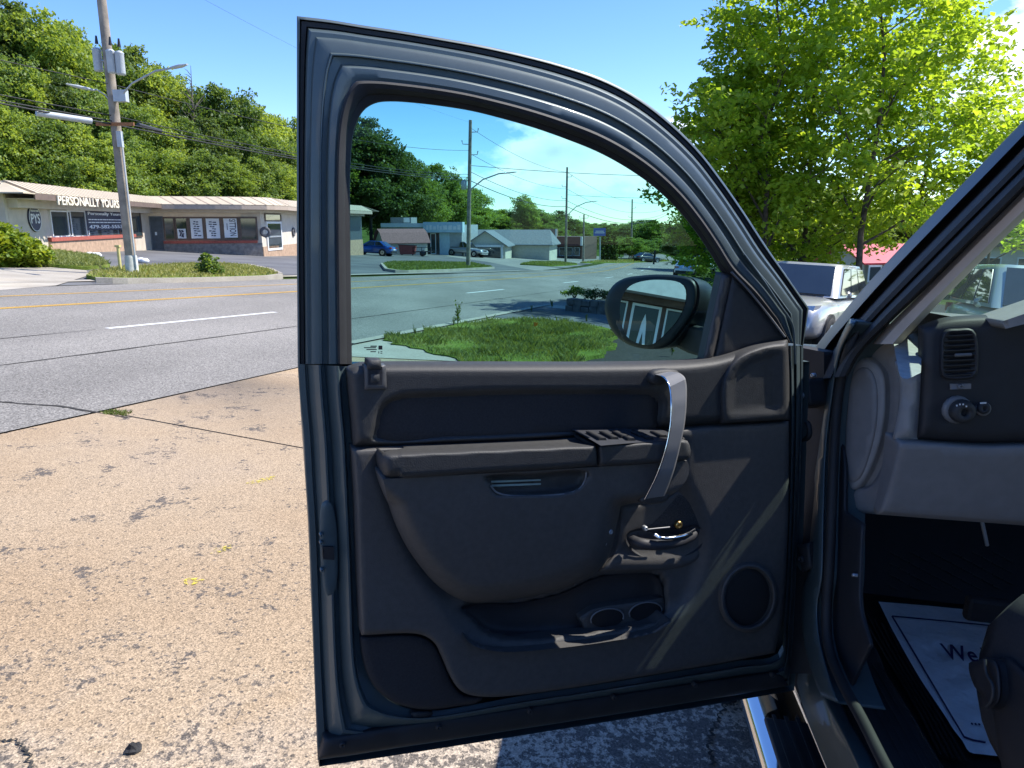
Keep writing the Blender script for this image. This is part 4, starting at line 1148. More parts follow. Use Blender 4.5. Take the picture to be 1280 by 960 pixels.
for i, (u0, u1) in enumerate(bays):
    wdw = window(WR, shop, u0, u1, 271, 300.5, BRNF, SHOPG, fw=.11)
    if i in (1, 2, 3, 4):
        v0 = (286, 272, 272.5, 272.5)[i - 1]; v1 = (298, 298, 298, 297)[i - 1]
        s0, s1, z0, z1 = WR.px(u0 + 2.5, u1 - 2.5, v0, v1, .05); mb = MB(); WR.box(mb, s0, s1, z0, z1, .03, .045); po = mb.build('poster', POST, wdw)
        lt = MB()
        if i == 4:
            V, F = text_mesh('SITTION', 1.0, .0); lo, hi = V.min(0), V.max(0); 
            lt.add([WR.P(s0 + (s1 - s0) * (.42 + .5 * (p[1] - lo[1]) / (hi[1] - lo[1])), z1 - (z1 - z0) * (.06 + .86 * (p[0] - lo[0]) / (hi[0] - lo[0])), .049) for p in V], F)
            WR.box(lt, s0 + (s1 - s0) * .22, s0 + (s1 - s0) * .27, z0 + .5, z1 - .35, .045, .049)
        else:
            rq = random.Random(i)
            for r_ in range(7):
                zz = z0 + (z1 - z0) * (.12 + .11 * r_)
                lt_w = (s1 - s0) * rq.uniform(.25, .6); xo = s0 + (s1 - s0 - lt_w) * rq.uniform(.35, .65)
                WR.box(lt, xo, xo + lt_w * .4, zz, zz + .07, .045, .049); WR.box(lt, xo + lt_w * .5, xo + lt_w, zz - .02, zz + .05, .045, .049)
        lt.build('print', NAVY, po)
Wd = Wall(pt(326, 51), pt(346, 54.2)); mdr = None
Wd2 = Wall((B1[0] - .0, B1[1]), (B1[0] + 2.6, B1[1] + .55))
s0, s1, z0, z1 = Wd.px(335, 351, 277, 313.5, .06)
wd = window(Wd, shop, 0, 0, 0, 0, WHITE, SHOPG, d=.06, fw=.14, name='door', box=(s0, s1, z0, z1))
mb = MB(); Wd.box(mb, s0 + .3, s1 - .3, z0 + .9, z0 + 1.0, .06, .12); mb.build('push_bar', STEEL, wd)
window(Wd, shop, 0, 0, 0, 0, BRNF, SHOPG, d=.04, fw=.08, name='transom', box=(s0 - .1, s1 + .15, z1 + .02, z1 + .55))
for u, W_ in ((331.5, WR), (366, Wall(tail[1], tail[2]))):
    s_, z_ = W_.hit(u, 290); mb = MB(); mb.lathe([(.30, .0), (.36, .06), (.30, .12), (.20, .12), (.16, .06), (.20, 0)], lambda x, y, z, W_=W_, s_=s_, z_=z_: W_.P(s_ + x, z_ + y, z + .01), 20, cap=False); mb.build('wreath', mat('grey_wreath', (.10, .10, .11), .9, 0, .5, 30), shop)
mb = MB(); tl = np.array(tail[-1]); mb.prism([(tl[0], tl[1], ZT), (tl[0] + 1.6, tl[1] + 1.0, ZE + .2), (tl[0] - 8, tl[1] + 8, ZE + .2), (tl[0] - 8, tl[1] + 6, ZT)], (0, 0, .05)); mb.build('roof_end', ROOFM, shop)
# loose things before the shop
for i, (u, v) in enumerate([(60, 309), (66, 309.3), (72, 309.6), (78, 309.9), (94, 310.5), (100, 310.8), (106, 311), (112, 311.2), (118, 311.4), (136, 311.8), (142, 312), (148, 312.2), (112, 320.5), (118, 321), (122, 321.4), (176, 328), (181, 328.8), (303, 315), (309, 315), (315, 315), (321, 315)]):
    c = gnd(u, v); mb = MB(); mb.lathe([(.06, 0), (.15, .03), (.16, .1), (.09, .19), (.02, .2)], lambda x, y, z: c + Vector((x * 1.25, y, z)), 9)
    tag(mb.build('white_stone', WHITE), 'white painted edging stone along the shop lot', 'stone', 'white edging stones')
fl = thing('floodlight', gnd(66, 312), 'white flood lamp on a short stake below the shop window', 'floodlight')
c = at(70, 293, gnd(66, 312).y)
MB().tube([gnd(70, 312), c], .03, 6).build('stake', STEEL, fl)
MB().prism([c + Vector((-.35, -.1, .12)), c + Vector((.3, -.1, .18)), c + Vector((.42, .2, -.1)), c + Vector((-.2, .2, -.14))], (0, .3, -.05)).build('lamp_head', WHITE, fl)

# ------------------------------------------------------------------ buildings seen through the door window
def gable(name, label, cat, loc, yaw, w, l, hw, hr, wallm, roofm, over=.35, hip=0.0, parts=None, gambrel=False):
    """ridge runs along local y; origin at plan centre, floor level"""
    t = thing(name, loc, label, cat, rot=(0, 0, -yaw))
    x, y = w / 2, l / 2
    mb = MB(); mb.box((-x, -y, -1.2), (x, y, hw)); 
    for s_ in (-1, 1):
        mb.add([(-x, s_ * (y - .001), hw), (x, s_ * (y - .001), hw), (0, s_ * (y - .001 - hip), hw + hr)], [(0, 1, 2)])
    mb.build('wall', wallm, t)
    xo, yo = x + over, y + over
    for s_ in (-1, 1):
        z0 = hw - hr * over / x
        mb = MB()
        if gambrel:
            mb.prism([(s_ * xo, -yo, z0), (s_ * x * .55, -yo, hw + hr * .68), (s_ * x * .55, yo, hw + hr * .68), (s_ * xo, yo, z0)], (0, 0, .07)); mb.build('roof_slope', roofm, t)
            mb = MB(); mb.prism([(s_ * x * .55, -yo, hw + hr * .68), (0, -yo, hw + hr), (0, yo, hw + hr), (s_ * x * .55, yo, hw + hr * .68)], (0, 0, .07))
        else:
            mb.prism([(s_ * xo, -yo, z0), (0, -yo + hip, hw + hr), (0, yo - hip, hw + hr), (s_ * xo, yo, z0)], (0, 0, .1))
        mb.build('roof_slope', roofm, t)
    if hip:
        for s_ in (-1, 1):
            mb = MB(); mb.prism([(-xo, s_ * yo, hw - hr * over / x), (xo, s_ * yo, hw - hr * over / x), (0, s_ * (yo - hip), hw + hr)], (0, 0, .1)); mb.build('roof_hip', roofm, t)
    return t
def lbox(t, name, lo, hi, m, bevel=0.0, par=None):
    return MB().box(lo, hi).build(name, m, par or t, local=True, bevel=bevel)
def zbase(u, v, Y):
    p = at(u, v, Y); return Vector((p.x, p.y, float(gz(p.x, p.y))))
PALEB = mat('pale_blue_metal', (.42, .56, .62), .5, 0, .08, 3)
GREYM = mat('grey_metal_wall', (.33, .36, .37), .6, 0, .1, 3)
MAROON = mat('maroon_shingle', (.20, .10, .10), .85, 0, .2, 6)
SHGL = mat('grey_shingle', (.17, .19, .21), .9, 0, .2, 5)
CREAM = mat('cream_siding', (.55, .52, .42), .8, 0, .08, 5)
BRNW = mat('dark_brown_wall', (.11, .07, .055), .85, 0, .2, 4)
WB_ = Wall(pt(476, 98), pt(577, 96)); bl = thing('metal_shop', zbase(530, 319, 97), 'flat-roofed shop with a pale blue fascia over dark glass doors', 'shop')
zb = BASE[bl.name].z
mb = MB(); WB_.box(mb, 0, WB_.L, zb - 1, 1.35, -9, 0); mb.build('wall', GREYM, bl)
s0, s1, z0, z1 = WB_.px(529, 578, 277.5, 290.5, .9); mb = MB(); WB_.box(mb, s0, s1, z0, z1, -.2, .9); fa = mb.build('fascia', PALEB, bl)
mb = MB(); rq = random.Random(3); x = s0 + .4
while x < s1 - .6:
    wv = rq.uniform(.2, .55); WB_.box(mb, x, x + wv, z0 + .35, z0 + .35 + rq.uniform(.4, .65), .9, .93); x += wv + .14
mb.build('fascia_lettering', WHITE, fa)
s0, s1, z0, z1 = WB_.px(476, 529, 279, 284, .3); mb = MB(); WB_.box(mb, s0, s1, z0, z1, -.1, .3); mb.build('roof_edge', WHITE, bl)
for u0, u1 in ((532, 538), (538.5, 545), (545.5, 549)): window(WB_, bl, u0, u1, 291.5, 317.5, WHITE if u0 == 538.5 else BRNF, SHOPG, fw=.1)
s0, s1, z0, z1 = WB_.px(550, 562, 291, 318.5); mb = MB(); WB_.box(mb, s0, s1, z0 - .5, z1, 0, .06); mb.build('wall_panel', PALEB, bl)
s0, s1, z0, z1 = WB_.px(480, 506, 271.5, 279); mb = MB(); WB_.box(mb, s0, s1, z0, z1, -5, -2.5); ac = mb.build('roof_unit', mat('roof_unit_grey', (.2, .22, .23), .6), bl)
mb = MB(); WB_.box(mb, s1 - 1.0, s1 - .2, z0 + .1, z1 - .05, -2.5, -2.44); mb.build('vent', WHITE, ac)
sh = gable('garden_shed', 'small barn-shaped shed with maroon roof beside the blue car', 'shed', zbase(502, 316, 88), rad(62), 3.4, 5.2, 1.5, 1.35, CREAM, MAROON, .3, gambrel=True)
lbox(sh, 'door', (-.75, -2.66, -.1), (.75, -2.6, 1.5), WHITE); lbox(sh, 'wall_trim', (-1.72, -2.66, 1.42), (1.72, -2.605, 1.55), WHITE)
du = thing('dumpster', zbase(509, 320, 84), 'red metal dumpster between shed and trailer', 'dumpster')
b = BASE[du.name]; RED = mat('dull_red', (.25, .05, .04), .6, 0, .2, 5)
MB().prism([b + Vector((-.8, 0, .12)), b + Vector((.8, 0, .12)), b + Vector((.95, 0, 1.05)), b + Vector((-.95, 0, 1.15))], (0, 1.3, 0)).build('bin', RED, du)
MB().prism([b + Vector((-1, -.05, 1.16)), b + Vector((1, -.05, 1.06)), b + Vector((1, -.05, 1.12)), b + Vector((-1, -.05, 1.22))], (0, 1.4, 0)).build('lid', BLACKP, du)
for s_ in (-.6, .6): MB().tube([b + Vector((s_, .1, .08)), b + Vector((s_, .2, .08))], .08, 8).build('caster', BLACKP, du)
tr = thing('utility_trailer', zbase(527, 320, 84), 'small black utility trailer beside the dumpster', 'trailer'); b = BASE[tr.name]
MB().box(tuple(b + Vector((-1.0, 0, .45))), tuple(b + Vector((1.1, 1.2, .55)))).build('deck', BLACKP, tr)
for x in (-.95, 0, 1.05): MB().box(tuple(b + Vector((x - .03, 0, .55))), tuple(b + Vector((x + .03, .05, 1.0)))).build('rail_post', BLACKP, tr)
MB().box(tuple(b + Vector((-1, 0, .96))), tuple(b + Vector((1.1, .05, 1.02)))).build('rail', BLACKP, tr)
for y in (-.08, 1.1): MB().lathe([(.05, 0), (.3, 0), (.32, .05), (.3, .18), (.05, .18)], lambda x, z, h, y=y: b + Vector((x + .1, y + h, z + .32)), 14).build('wheel', BLACKP, tr)
hs_ = gable('grey_roof_house', 'long low house with grey shingle roof and white porch columns', 'house', zbase(636, 320, 108), rad(-78), 7, 13.0, 2.0, 1.75, CREAM, SHGL, .5, hip=1.0)
for k in range(6): lbox(hs_, 'column', (3.9, -5 + k * 2.0, -.6), (4.1, -4.8 + k * 2.0, 1.9), WHITE)
lbox(hs_, 'porch_beam', (3.85, -6.2, 1.8), (4.15, 6.2, 2.05), WHITE)
for k in range(4): 
    f = lbox(hs_, 'window', (3.5, -4.4 + k * 2.6, .3), (3.56, -3.2 + k * 2.6, 1.5), WHITE); lbox(hs_, 'pane', (3.56, -4.3 + k * 2.6, .4), (3.58, -3.3 + k * 2.6, 1.4), SHOPG, par=f)
pg = gable('porch_wing', 'front-facing gable end of the grey-roofed house', 'house wing', zbase(612, 321, 101), rad(8), 5.2, 6, 1.7, 1.7, CREAM, SHGL, .45)
for s_ in (-1, 1): lbox(pg, 'column', (s_ * 2.2 - .12, -3.3, -.6), (s_ * 2.2 + .12, -3.06, 1.7), WHITE)
lbox(pg, 'opening', (-1.9, -3.05, -.5), (1.9, -3.01, 1.35), SHOPG); lbox(pg, 'beam', (-2.4, -3.3, 1.4), (2.4, -3.02, 1.68), WHITE)
WK = Wall(pt(674, 124), pt(728, 121)); bb = thing('brown_building', zbase(704, 322, 123), 'dark brown flat-roofed shop with a small roof sign box', 'shop'); zb = BASE[bb.name].z
mb = MB(); WK.box(mb, 0, WK.L, zb - 1, WK.hit(700, 296)[1], -8, 0); mb.build('wall', BRNW, bb)
s0, s1, z0, z1 = WK.px(690, 727, 296, 307, .6); mb = MB(); WK.box(mb, s0, s1, z0, z1, -.2, .6); mb.build('fascia', mat('maroon_fascia', (.13, .05, .05), .7), bb)
s0, s1, z0, z1 = WK.px(679.5, 696, 286, 298, .7); mb = MB(); WK.box(mb, s0, s1, z0, z1, .1, .7); sb = mb.build('sign_box', mat('brown_panel', (.22, .16, .13), .8), bb)
mb = MB(); WK.box(mb, s1 - .25, s1, z0, z1, .7, .75); mb.build('sign_trim', WHITE, sb)
s0, s1, z0, z1 = WK.px(680, 694, 300, 307, .1); mb = MB(); WK.box(mb, s0, s1, z0, z1, 0, .1); mb.build('sign', POST, bb)
s0, s1, z0, z1 = WK.px(725.5, 728, 296, 307, .7); mb = MB(); WK.box(mb, s0, s1, z0, z1, 0, .75); mb.build('fascia_end', WHITE, bb)
for u0 in (681, 690, 699, 708, 717): window(WK, bb, u0, u0 + 8, 309, 320, GREYM, SHOPG, fw=.12)
sg = thing('blue_sign', zbase(750, 323, 112), 'blue rectangular sign on a tall post down the road', 'sign'); b = BASE[sg.name]
c = at(749.5, 290, 112); SIGNB = mat('sign_blue', (.03, .12, .42), .5)
MB().tube([b, at(750, 296, 112)], .1, 8).build('post', STEEL, sg)
MB().box(tuple(c + Vector((-.9, -.08, -.58))), tuple(c + Vector((.9, .08, .58)))).build('sign_panel', SIGNB, sg)
for k, (w_, z_) in enumerate(((.6, .12), (.72, -.12))): MB().box(tuple(c + Vector((-w_, -.1, z_ - .06))), tuple(c + Vector((w_, -.085, z_ + .06)))).build('lettering', WHITE, sg)
for i, u in enumerate((754, 760.5, 768)):
    shrub('cypress', zbase(u, 322, 116), ('left', 'middle', 'right')[i] + 'most of three slim dark cypresses past the blue sign', .55, 3.3, LF_C, 50 + i, 150, 22, .22, 'slim cypresses', 'tree')
# storefront out of frame to the left, seen only in the wing mirror
sf = thing('storefront', (-33, -2, float(gz(-33, -2))), 'dark glass storefront with white frames reflected in the wing mirror', 'shop'); b = BASE[sf.name]
SX = -31.0; zb = float(gz(-31, 0)) - .3
MB().box((SX - 8, -16, zb - .5), (SX, 14, zb + 4.4)).build('wall', BRNW, sf)
MB().box((SX, -16, zb + 2.75), (SX + 1.6, 14, zb + 4.5)).build('fascia', GREYM, sf)
MB().box((SX, -16, zb + 2.45), (SX + .5, 14, zb + 2.74)).build('lintel', BRNW, sf)
SFG = mat('storefront_pane', (.012, .016, .018), .12, 0, .3, 1, spec=.3)
for k in range(19):
    y = -15 + k * 1.5; door_ = k % 5 == 4
    mb = MB(); fw = .11 if door_ else .07
    for q in ((y, y + 1.3, .12, .12 + fw), (y, y + 1.3, 2.4 - fw, 2.4), (y, y + fw, .12 + fw, 2.4 - fw), (y + 1.3 - fw, y + 1.3, .12 + fw, 2.4 - fw)): mb.box((SX, q[0], zb + q[2]), (SX + .09, q[1], zb + q[3]))
    if not door_: mb.box((SX, y + fw, zb + .95), (SX + .08, y + 1.3 - fw, zb + 1.03))
    f = mb.build('door' if door_ else 'window', WHITE, sf); MB().box((SX, y + fw, zb + .2), (SX + .04, y + 1.3 - fw, zb + 2.3)).build('pane', SFG, f)
    if door_: MB().prism([(SX + .05, y + .42, zb + .3), (SX + .05, y + .52, zb + .3), (SX + .05, y + .65, zb + 1.2), (SX + .05, y + .78, zb + .3), (SX + .05, y + .88, zb + .3), (SX + .05, y + .76, zb + 1.6), (SX + .05, y + .66, zb + 2.0), (SX + .05, y + .56, zb + 1.6)], (.02, 0, 0)).build('white_decal', WHITE, f)
# house with red roof, right, and the tan building ahead of the truck
rh = gable('red_roof_house', 'small house with a bright red metal roof behind the silver car', 'house', zbase(1090, 335, 48), rad(70), 3.6, 5.0, 2.0, .9, CREAM, mat('red_metal_roof', (.50, .03, .05), .5, 0, .1, 3), .35)
for k in range(3):
    f = lbox(rh, 'window', (2.25, -2.6 + k * 2, .8), (2.3, -1.6 + k * 2, 1.8), WHITE); lbox(rh, 'pane', (2.3, -2.5 + k * 2, .9), (2.32, -1.7 + k * 2, 1.7), SHOPG, par=f)
p = at(1275, 322, 40); tb = thing('tan_building', (p.x, p.y, float(gz(p.x, p.y))), 'low tan building seen through the windscreen', 'building'); b = BASE[tb.name]
WT_ = Wall(pt(1205, 42), pt(1400, 38)); ztop = at(1250, 308, 40).z
mb = MB(); WT_.box(mb, 0, WT_.L, b.z - 1, ztop, -6, 0); mb.build('wall', STUC2, tb)
mb = MB(); WT_.box(mb, -.3, WT_.L + .3, ztop - .05, ztop + .35, -6.3, .5); mb.build('roof_edge', ROOFD, tb)
for k in range(4): window(WT_, tb, 0, 0, 0, 0, WHITE, SHOPG, box=(.8 + k * 1.9, 2.0 + k * 1.9, ztop - 1.5, ztop - .6))

# ------------------------------------------------------------------ cars
TYRE = mat('tyre_rubber', (.02, .02, .021), .85, 0, .2, 30)
RIM = mat('alloy_rim', (.45, .46, .48), .3, .9, .05)
CGL = mat('car_glass', (.02, .028, .034), .03, 0, .2, 1, spec=1.0)
LENS = mat('lamp_lens', (.55, .57, .58), .12, .3, .15, 30, coat=1)
TAIL = mat('tail_lamp', (.35, .01, .01), .15, 0, .1, 10, coat=1)
def paint(n, c, rough=.32): return mat(n, c, rough, .35, .03, 3, coat=1.0)
def orient(yaw, flat=False):
    up = Vector((0, 0, 1)) if flat else UPN
    f = Vector((math.sin(yaw), math.cos(yaw), 0)); f = (f - up * f.dot(up)).normalized(); r = f.cross(up)
    return Matrix((r, f, up)).transposed().to_euler()
def rrect(x0, x1, y0, y1, r, z, n=4):
    out = []
    for cx, cy, a0 in ((x1 - r, y1 - r, 0), (x0 + r, y1 - r, 90), (x0 + r, y0 + r, 180), (x1 - r, y0 + r, 270)):
        for k in range(n + 1):
            a = rad(a0 + 90 * k / n); out.append((cx + r * math.cos(a), cy + r * math.sin(a), z))
    return out
def car(name, label, loc, yaw, style, pm, group=None, cat='car', dims=None):
    t = thing(name, loc, label, cat, group, rot=orient(yaw))
    L, W, H = dims or {'sedan': (4.7, 1.8, 1.45), 'suv': (4.75, 1.9, 1.76), 'truck': (5.6, 1.95, 1.85)}[style]
    w = W / 2
    if style == 'sedan':
        st = [(-.5, .66, .80, .45), (-.485, .90, .88, .34), (-.45, .98, .94, .27), (-.3, 1.0, .99, .2), (0, .98, 1, .19), (.2, .96, 1, .19), (.36, .87, .97, .2), (.45, .76, .90, .24), (.49, .66, .82, .32), (.5, .56, .76, .42)]
        gh = (-.40, .20, -.24, .03, .96, H, .90, .70)
    elif style == 'suv':
        st = [(-.5, .9, .86, .5), (-.485, 1.06, .93, .42), (-.44, 1.1, .97, .33), (-.3, 1.12, 1, .28), (0, 1.11, 1, .27), (.18, 1.10, 1, .27), (.30, 1.09, .985, .28), (.42, 1.02, .95, .3), (.475, .93, .89, .36), (.495, .78, .84, .42), (.5, .62, .80, .5)]
        gh = (-.47, .20, -.40, .02, 1.09, H, .93, .74)
    else:
        st = [(-.5, .9, .9, .55), (-.49, 1.05, .95, .5), (-.3, 1.08, 1, .42), (0, 1.08, 1, .4), (.2, 1.08, 1, .4), (.33, 1.06, .98, .42), (.44, 1.0, .95, .46), (.49, .86, .9, .52), (.5, .7, .86, .58)]
        gh = (-.14, .20, -.10, .04, 1.06, H, .93, .76)
    rings = []
    for yf, zt, wf, zb_ in st:
        ring = []; cz, hz = (zt + zb_) / 2, (zt - zb_) / 2
        for k in range(28):
            a = 2 * math.pi * k / 28 + .001; ca, sa = math.cos(a), math.sin(a)
            xx = math.copysign(abs(ca) ** .38, ca) * w * wf; zz = math.copysign(abs(sa) ** (.34 if sa > 0 else .42), sa)
            if sa > 0: xx *= 1 - .07 * max(0, zz) ** 2
            ring.append((xx, yf * L, cz + hz * zz))
        rings.append(ring)
    MB().loft(rings).build('body', pm, t)
    yb0, yb1, yt0, yt1, zb0, zt0, wb0, wt0 = gh
    def gring(k):
        f = lambda a, b: a + (b - a) * k
        zz = zb0 + (zt0 - zb0) * k
        return rrect(-w * f(wb0, wt0), w * f(wb0, wt0), L * f(yb0, yt0), L * f(yb1, yt1), .16 + .1 * k, zz, 5)
    rg_ = [gring(0), gring(.5), gring(.88), [(x * .985, y, z) for x, y, z in gring(.97)], [(x * .9, y * .97, z - .005) for x, y, z in gring(1.0)]]
    MB().loft(rg_).build('cabin', pm, t)
    def gp(k, sx, yf):                             # a point on the cabin skin
        f = lambda a, b: a + (b - a) * k
        return Vector((sx * w * f(wb0, wt0), L * (f(yb0, yt0) + (f(yb1, yt1) - f(yb0, yt0)) * yf), zb0 + (zt0 - zb0) * k))
    e = .012
    def pane(name, pts, n):
        mb = MB(); mb.prism([p + Vector(n) * e * .6 for p in pts], Vector(n) * e); return mb.build(name, CGL, t)
    nf = (Vector((0, zt0 - zb0, L * (yb1 - yt1)))).normalized()
    pane('windshield', [gp(.06, -.86, 1), gp(.06, .86, 1), gp(.9, .84, 1), gp(.9, -.84, 1)], nf)
    nr = (Vector((0, -(zt0 - zb0), L * (yt0 - yb0)))).normalized()
    pane('rear_window', [gp(.12, .84, 0), gp(.12, -.84, 0), gp(.88, -.8, 0), gp(.88, .8, 0)], nr)
    for sx in (-1, 1):
        ns = Vector((sx * (zt0 - zb0), 0, w * (wb0 - wt0))).normalized()
        cuts = ((.05, .34), (.37, .62), (.65, .93)) if style == 'suv' else (((.12, .46), (.50, .90)) if style == 'sedan' else ((.1, .42), (.48, .9)))
        for a, b_ in cuts:
            pts = [gp(.08, sx, a), gp(.08, sx, b_), gp(.86, sx, b_ - (.03 if b_ > .8 else 0)), gp(.86, sx, a + (.03 if a < .15 else 0))]
            pane('side_window', pts if sx < 0 else pts[::-1], ns)
        mz = zb0 + .07
        MB().lathe([(.02, 0), (.10, .02), (.12, .08), (.08, .13)], lambda x, z, h: (sx * (w + .02 + abs(x) * .9 + .03), L * (yb1 - .055) + h, mz + z * .75), 12).build('door_mirror', pm, t)
        for yf in (-.305, .31):
            R = .33 if style == 'sedan' else .37
            def fr(x, z, h, sx=sx, yf=yf, R=R): return (sx * (w - .2 + h), yf * L + x, R + z)
            MB().lathe([(.05, 0), (R + .07, 0), (R + .07, .203)], fr, 24).build('wheel_arch', BLACKP, t)
            wh = MB().lathe([(R * .6, .02), (R * .97, .02), (R, .06), (R, .19), (R * .96, .225), (R * .66, .225), (R * .6, .2)], fr, 24).build('wheel', TYRE, t)
            MB().lathe([(.04, .19), (.06, .215), (R * .3, .2), (R * .55, .222), (R * .65, .222), (R * .66, .2)], fr, 24).build('rim', RIM, wh)
        # lamps
        zf = st[-4][1]
        hz = .70 if style == 'sedan' else .86
        MB().hexa([(sx * w * .42, L * .493, hz - .07), (sx * w * .80, L * .478, hz - .06), (sx * w * .84, L * .43, hz - .02), (sx * w * .42, L * .47, hz - .07), (sx * w * .42, L * .487, hz + .07), (sx * w * .84, L * .465, hz + .11), (sx * w * .90, L * .42, hz + .12), (sx * w * .42, L * .46, hz + .07)]).build('headlight', LENS, t)
        tz = .82 if style == 'sedan' else .95
        MB().box((sx * w * .52 if sx > 0 else -w * .92, -L * .497, tz - .07), (w * .92 if sx > 0 else -w * .52, -L * .46, tz + .09)).build('tail_light', TAIL, t)
    MB().box((-w * .40, L * .47, .55 if style == 'sedan' else .66), (w * .40, L * .498, .70 if style == 'sedan' else .9)).build('grille', BLACKP, t, bevel=.015)
    MB().box((-w * .74, L * .46, .36), (w * .74, L * .503, .5)).build('front_bumper', pm, t, bevel=.03)
    MB().box((-w * .80, -L * .505, .36), (w * .80, -L * .46, .56)).build('rear_bumper', BLACKP if style != 'truck' else STEEL, t, bevel=.03)
    MB().box((-.26, -L * .506, .62), (.26, -L * .499, .76)).build('number_plate', WHITE, t)
    if style == 'suv':
        MB().box((-.62, L * .19, 1.115), (.62, L * .2, 1.135)).build('wiper', BLACKP, t)
        MB().box((-w * .5, L * .2, 1.085), (w * .5, L * .205, 1.10)).build('cowl', BLACKP, t)
    if style == 'truck':
        MB().box((-w * .88, -L * .485, 1.0), (w * .88, -L * .16, 1.083)).build('bed_floor', BLACKP, t)
        for sx in (-1, 1): MB().box((sx * w * .88 if sx < 0 else w * .8, -L * .487, 1.05), (sx * w * .8 if sx < 0 else w * .88, -L * .155, 1.14)).build('bed_rail', pm, t)
        MB().box((-w * .88, -L * .49, .9), (w * .88, -L * .47, 1.14)).build('tailgate', pm, t)
    return t
SILV = paint('silver_paint', (.42, .43, .44)); WHTP = paint('white_car_paint', (.74, .75, .76)); BLUP = paint('blue_car_paint', (.015, .08, .32)); DRKP = paint('dark_car_paint', (.02, .022, .026)); TANP = paint('pale_green_paint', (.42, .50, .48))
p = at(1000, 380, 15.6)
car('parked_suv', 'silver sport utility vehicle parked facing the pickup', (p.x, p.y, float(gz(p.x, p.y)) - .12), rad(216), 'suv', SILV)
p = at(856, 341, 66); car('white_sedan', 'white sedan driving away down the road', (p.x, p.y, p.z if p.z > gz(p.x, p.y) + 5 else float(gz(p.x, p.y))), rad(16), 'sedan', WHTP)
p = at(879, 335, 84); car('white_van', 'white vehicle partly hidden beyond the white sedan', (p.x, p.y, float(gz(p.x, p.y))), rad(30), 'suv', WHTP)
p = zbase(466, 320, 77); car('blue_sedan', 'bright blue sedan parked beside the shed', p, rad(-76), 'sedan', BLUP)
p = zbase(583, 321, 96); car('silver_pickup', 'silver pickup parked behind the lamp pole', p, rad(120), 'truck', SILV, cat='pickup')
p = zbase(808, 326, 118); car('far_car', 'tiny dark car parked by the far grass strip', p, rad(60), 'sedan', DRKP)
p = at(1300, 372, 11.5); car('parked_car', 'pale green car parked ahead, seen through the windscreen', (p.x, p.y, float(gz(p.x, p.y)) - .0), rad(200), 'suv', TANP)

# ------------------------------------------------------------------ the pickup: frames
Un = np.array(UPN)
PH = rad(8)
Fv = np.array([math.sin(PH), math.cos(PH), 0]); Fv = Fv - Un * Fv.dot(Un); Fv /= np.linalg.norm(Fv)
Rv = np.cross(Fv, Un)
OPEN = rad(60)
Dv = math.cos(OPEN) * Fv + math.sin(OPEN) * Rv          # along the open door, free edge to hinge
Nv = -math.sin(OPEN) * Fv + math.cos(OPEN) * Rv         # out of the door trim, toward the cab
_d = ray(385, 480); DP0 = CAM + _d * (1.163 / _d[1])
class Surf:
    """a plane in the place; P(u, v, c) = point on the sight line, c metres proud of it"""
    def __init__(s, p, n): s.p = np.array(p, float); s.n = np.array(n, float); s.n /= np.linalg.norm(s.n)
    def P(s, u, v, c=0.0):
        d = ray(u, v); c = np.asarray(c, float)
        k = ((s.p - CAM).dot(s.n) + c) / (d @ s.n)
        return CAM + d * k[..., None]
DOOR = Surf(DP0, Nv)
_h = DOOR.P(1003, 600)
TO = _h - Un * (_h[2] - GX * _h[0] - GY * _h[1]) * Un[2]
def TP(p, q, h): return Vector(TO + Fv * p + Rv * q + Un * h)
SIDE = Surf(np.array(TP(0, .03, 1)), -Rv)
KICK = Surf(np.array(TP(0, .085, 1)), -Rv)
DASH = Surf(np.array(TP(-.22, 0, 1)), -Fv)
CAPS = Surf(np.array(TP(-.06, .115, 1.2)), -Rv * .87 - Fv * .5)
FLOOR = Surf(np.array(TP(0, 0, .53)), Un)
SILL = Surf(np.array(TP(0, 0, .575)), Un)
PIL = Surf(np.array(TP(0, .03, 1.25)), -Rv + Un * .33)
def rnd(sd, w, r):
    t = 1 - np.clip(sd / w, 0, 1); return -r * (1 - np.sqrt(np.maximum(0, 1 - t * t)))
def panel(name, surf, pts, cf, m, parent, step=8.0, insets=(), skirt=None, crv=5.0, smooth=True, raw=False):
    poly = np.array(pts, float) if raw else curve(pts, crv)
    V2, T = fill(poly, step, insets)
    fn = cf if callable(cf) else (lambda u, v, sd: np.full(len(u), float(cf)))
    sd = np.maximum(sdist(poly, V2), 0)
    P3 = surf.P(V2[:, 0], V2[:, 1], fn(V2[:, 0], V2[:, 1], sd))
    tri = P3[T]; nn = np.cross(tri[:, 1] - tri[:, 0], tri[:, 2] - tri[:, 0])
    fl = np.einsum('ij,ij->i', nn, CAM - tri[:, 0]) < 0
    T = np.where(fl[:, None], T[:, ::-1], T)
    if skirt is not None:
        cb = fn(poly[:, 0], poly[:, 1], np.zeros(len(poly))); B = surf.P(poly[:, 0], poly[:, 1], cb); Lw = B + surf.n * (skirt - cb)[:, None]
        k = len(P3); n = len(B); P3 = np.r_[P3, B, Lw]; i = np.arange(n); j = (i + 1) % n
        T = np.r_[T, np.stack([k + i, k + n + i, k + j], -1), np.stack([k + j, k + n + i, k + n + j], -1)]
    return mesh_np(name, P3, T, m, parent, smooth=smooth)
def ell(cx, cy, rx, ry, n=40, a=0): return [(cx + rx * math.cos(t) * math.cos(a) - ry * math.sin(t) * math.sin(a), cy + rx * math.cos(t) * math.sin(a) + ry * math.sin(t) * math.cos(a)) for t in np.linspace(0, 2 * math.pi, n, endpoint=False)]
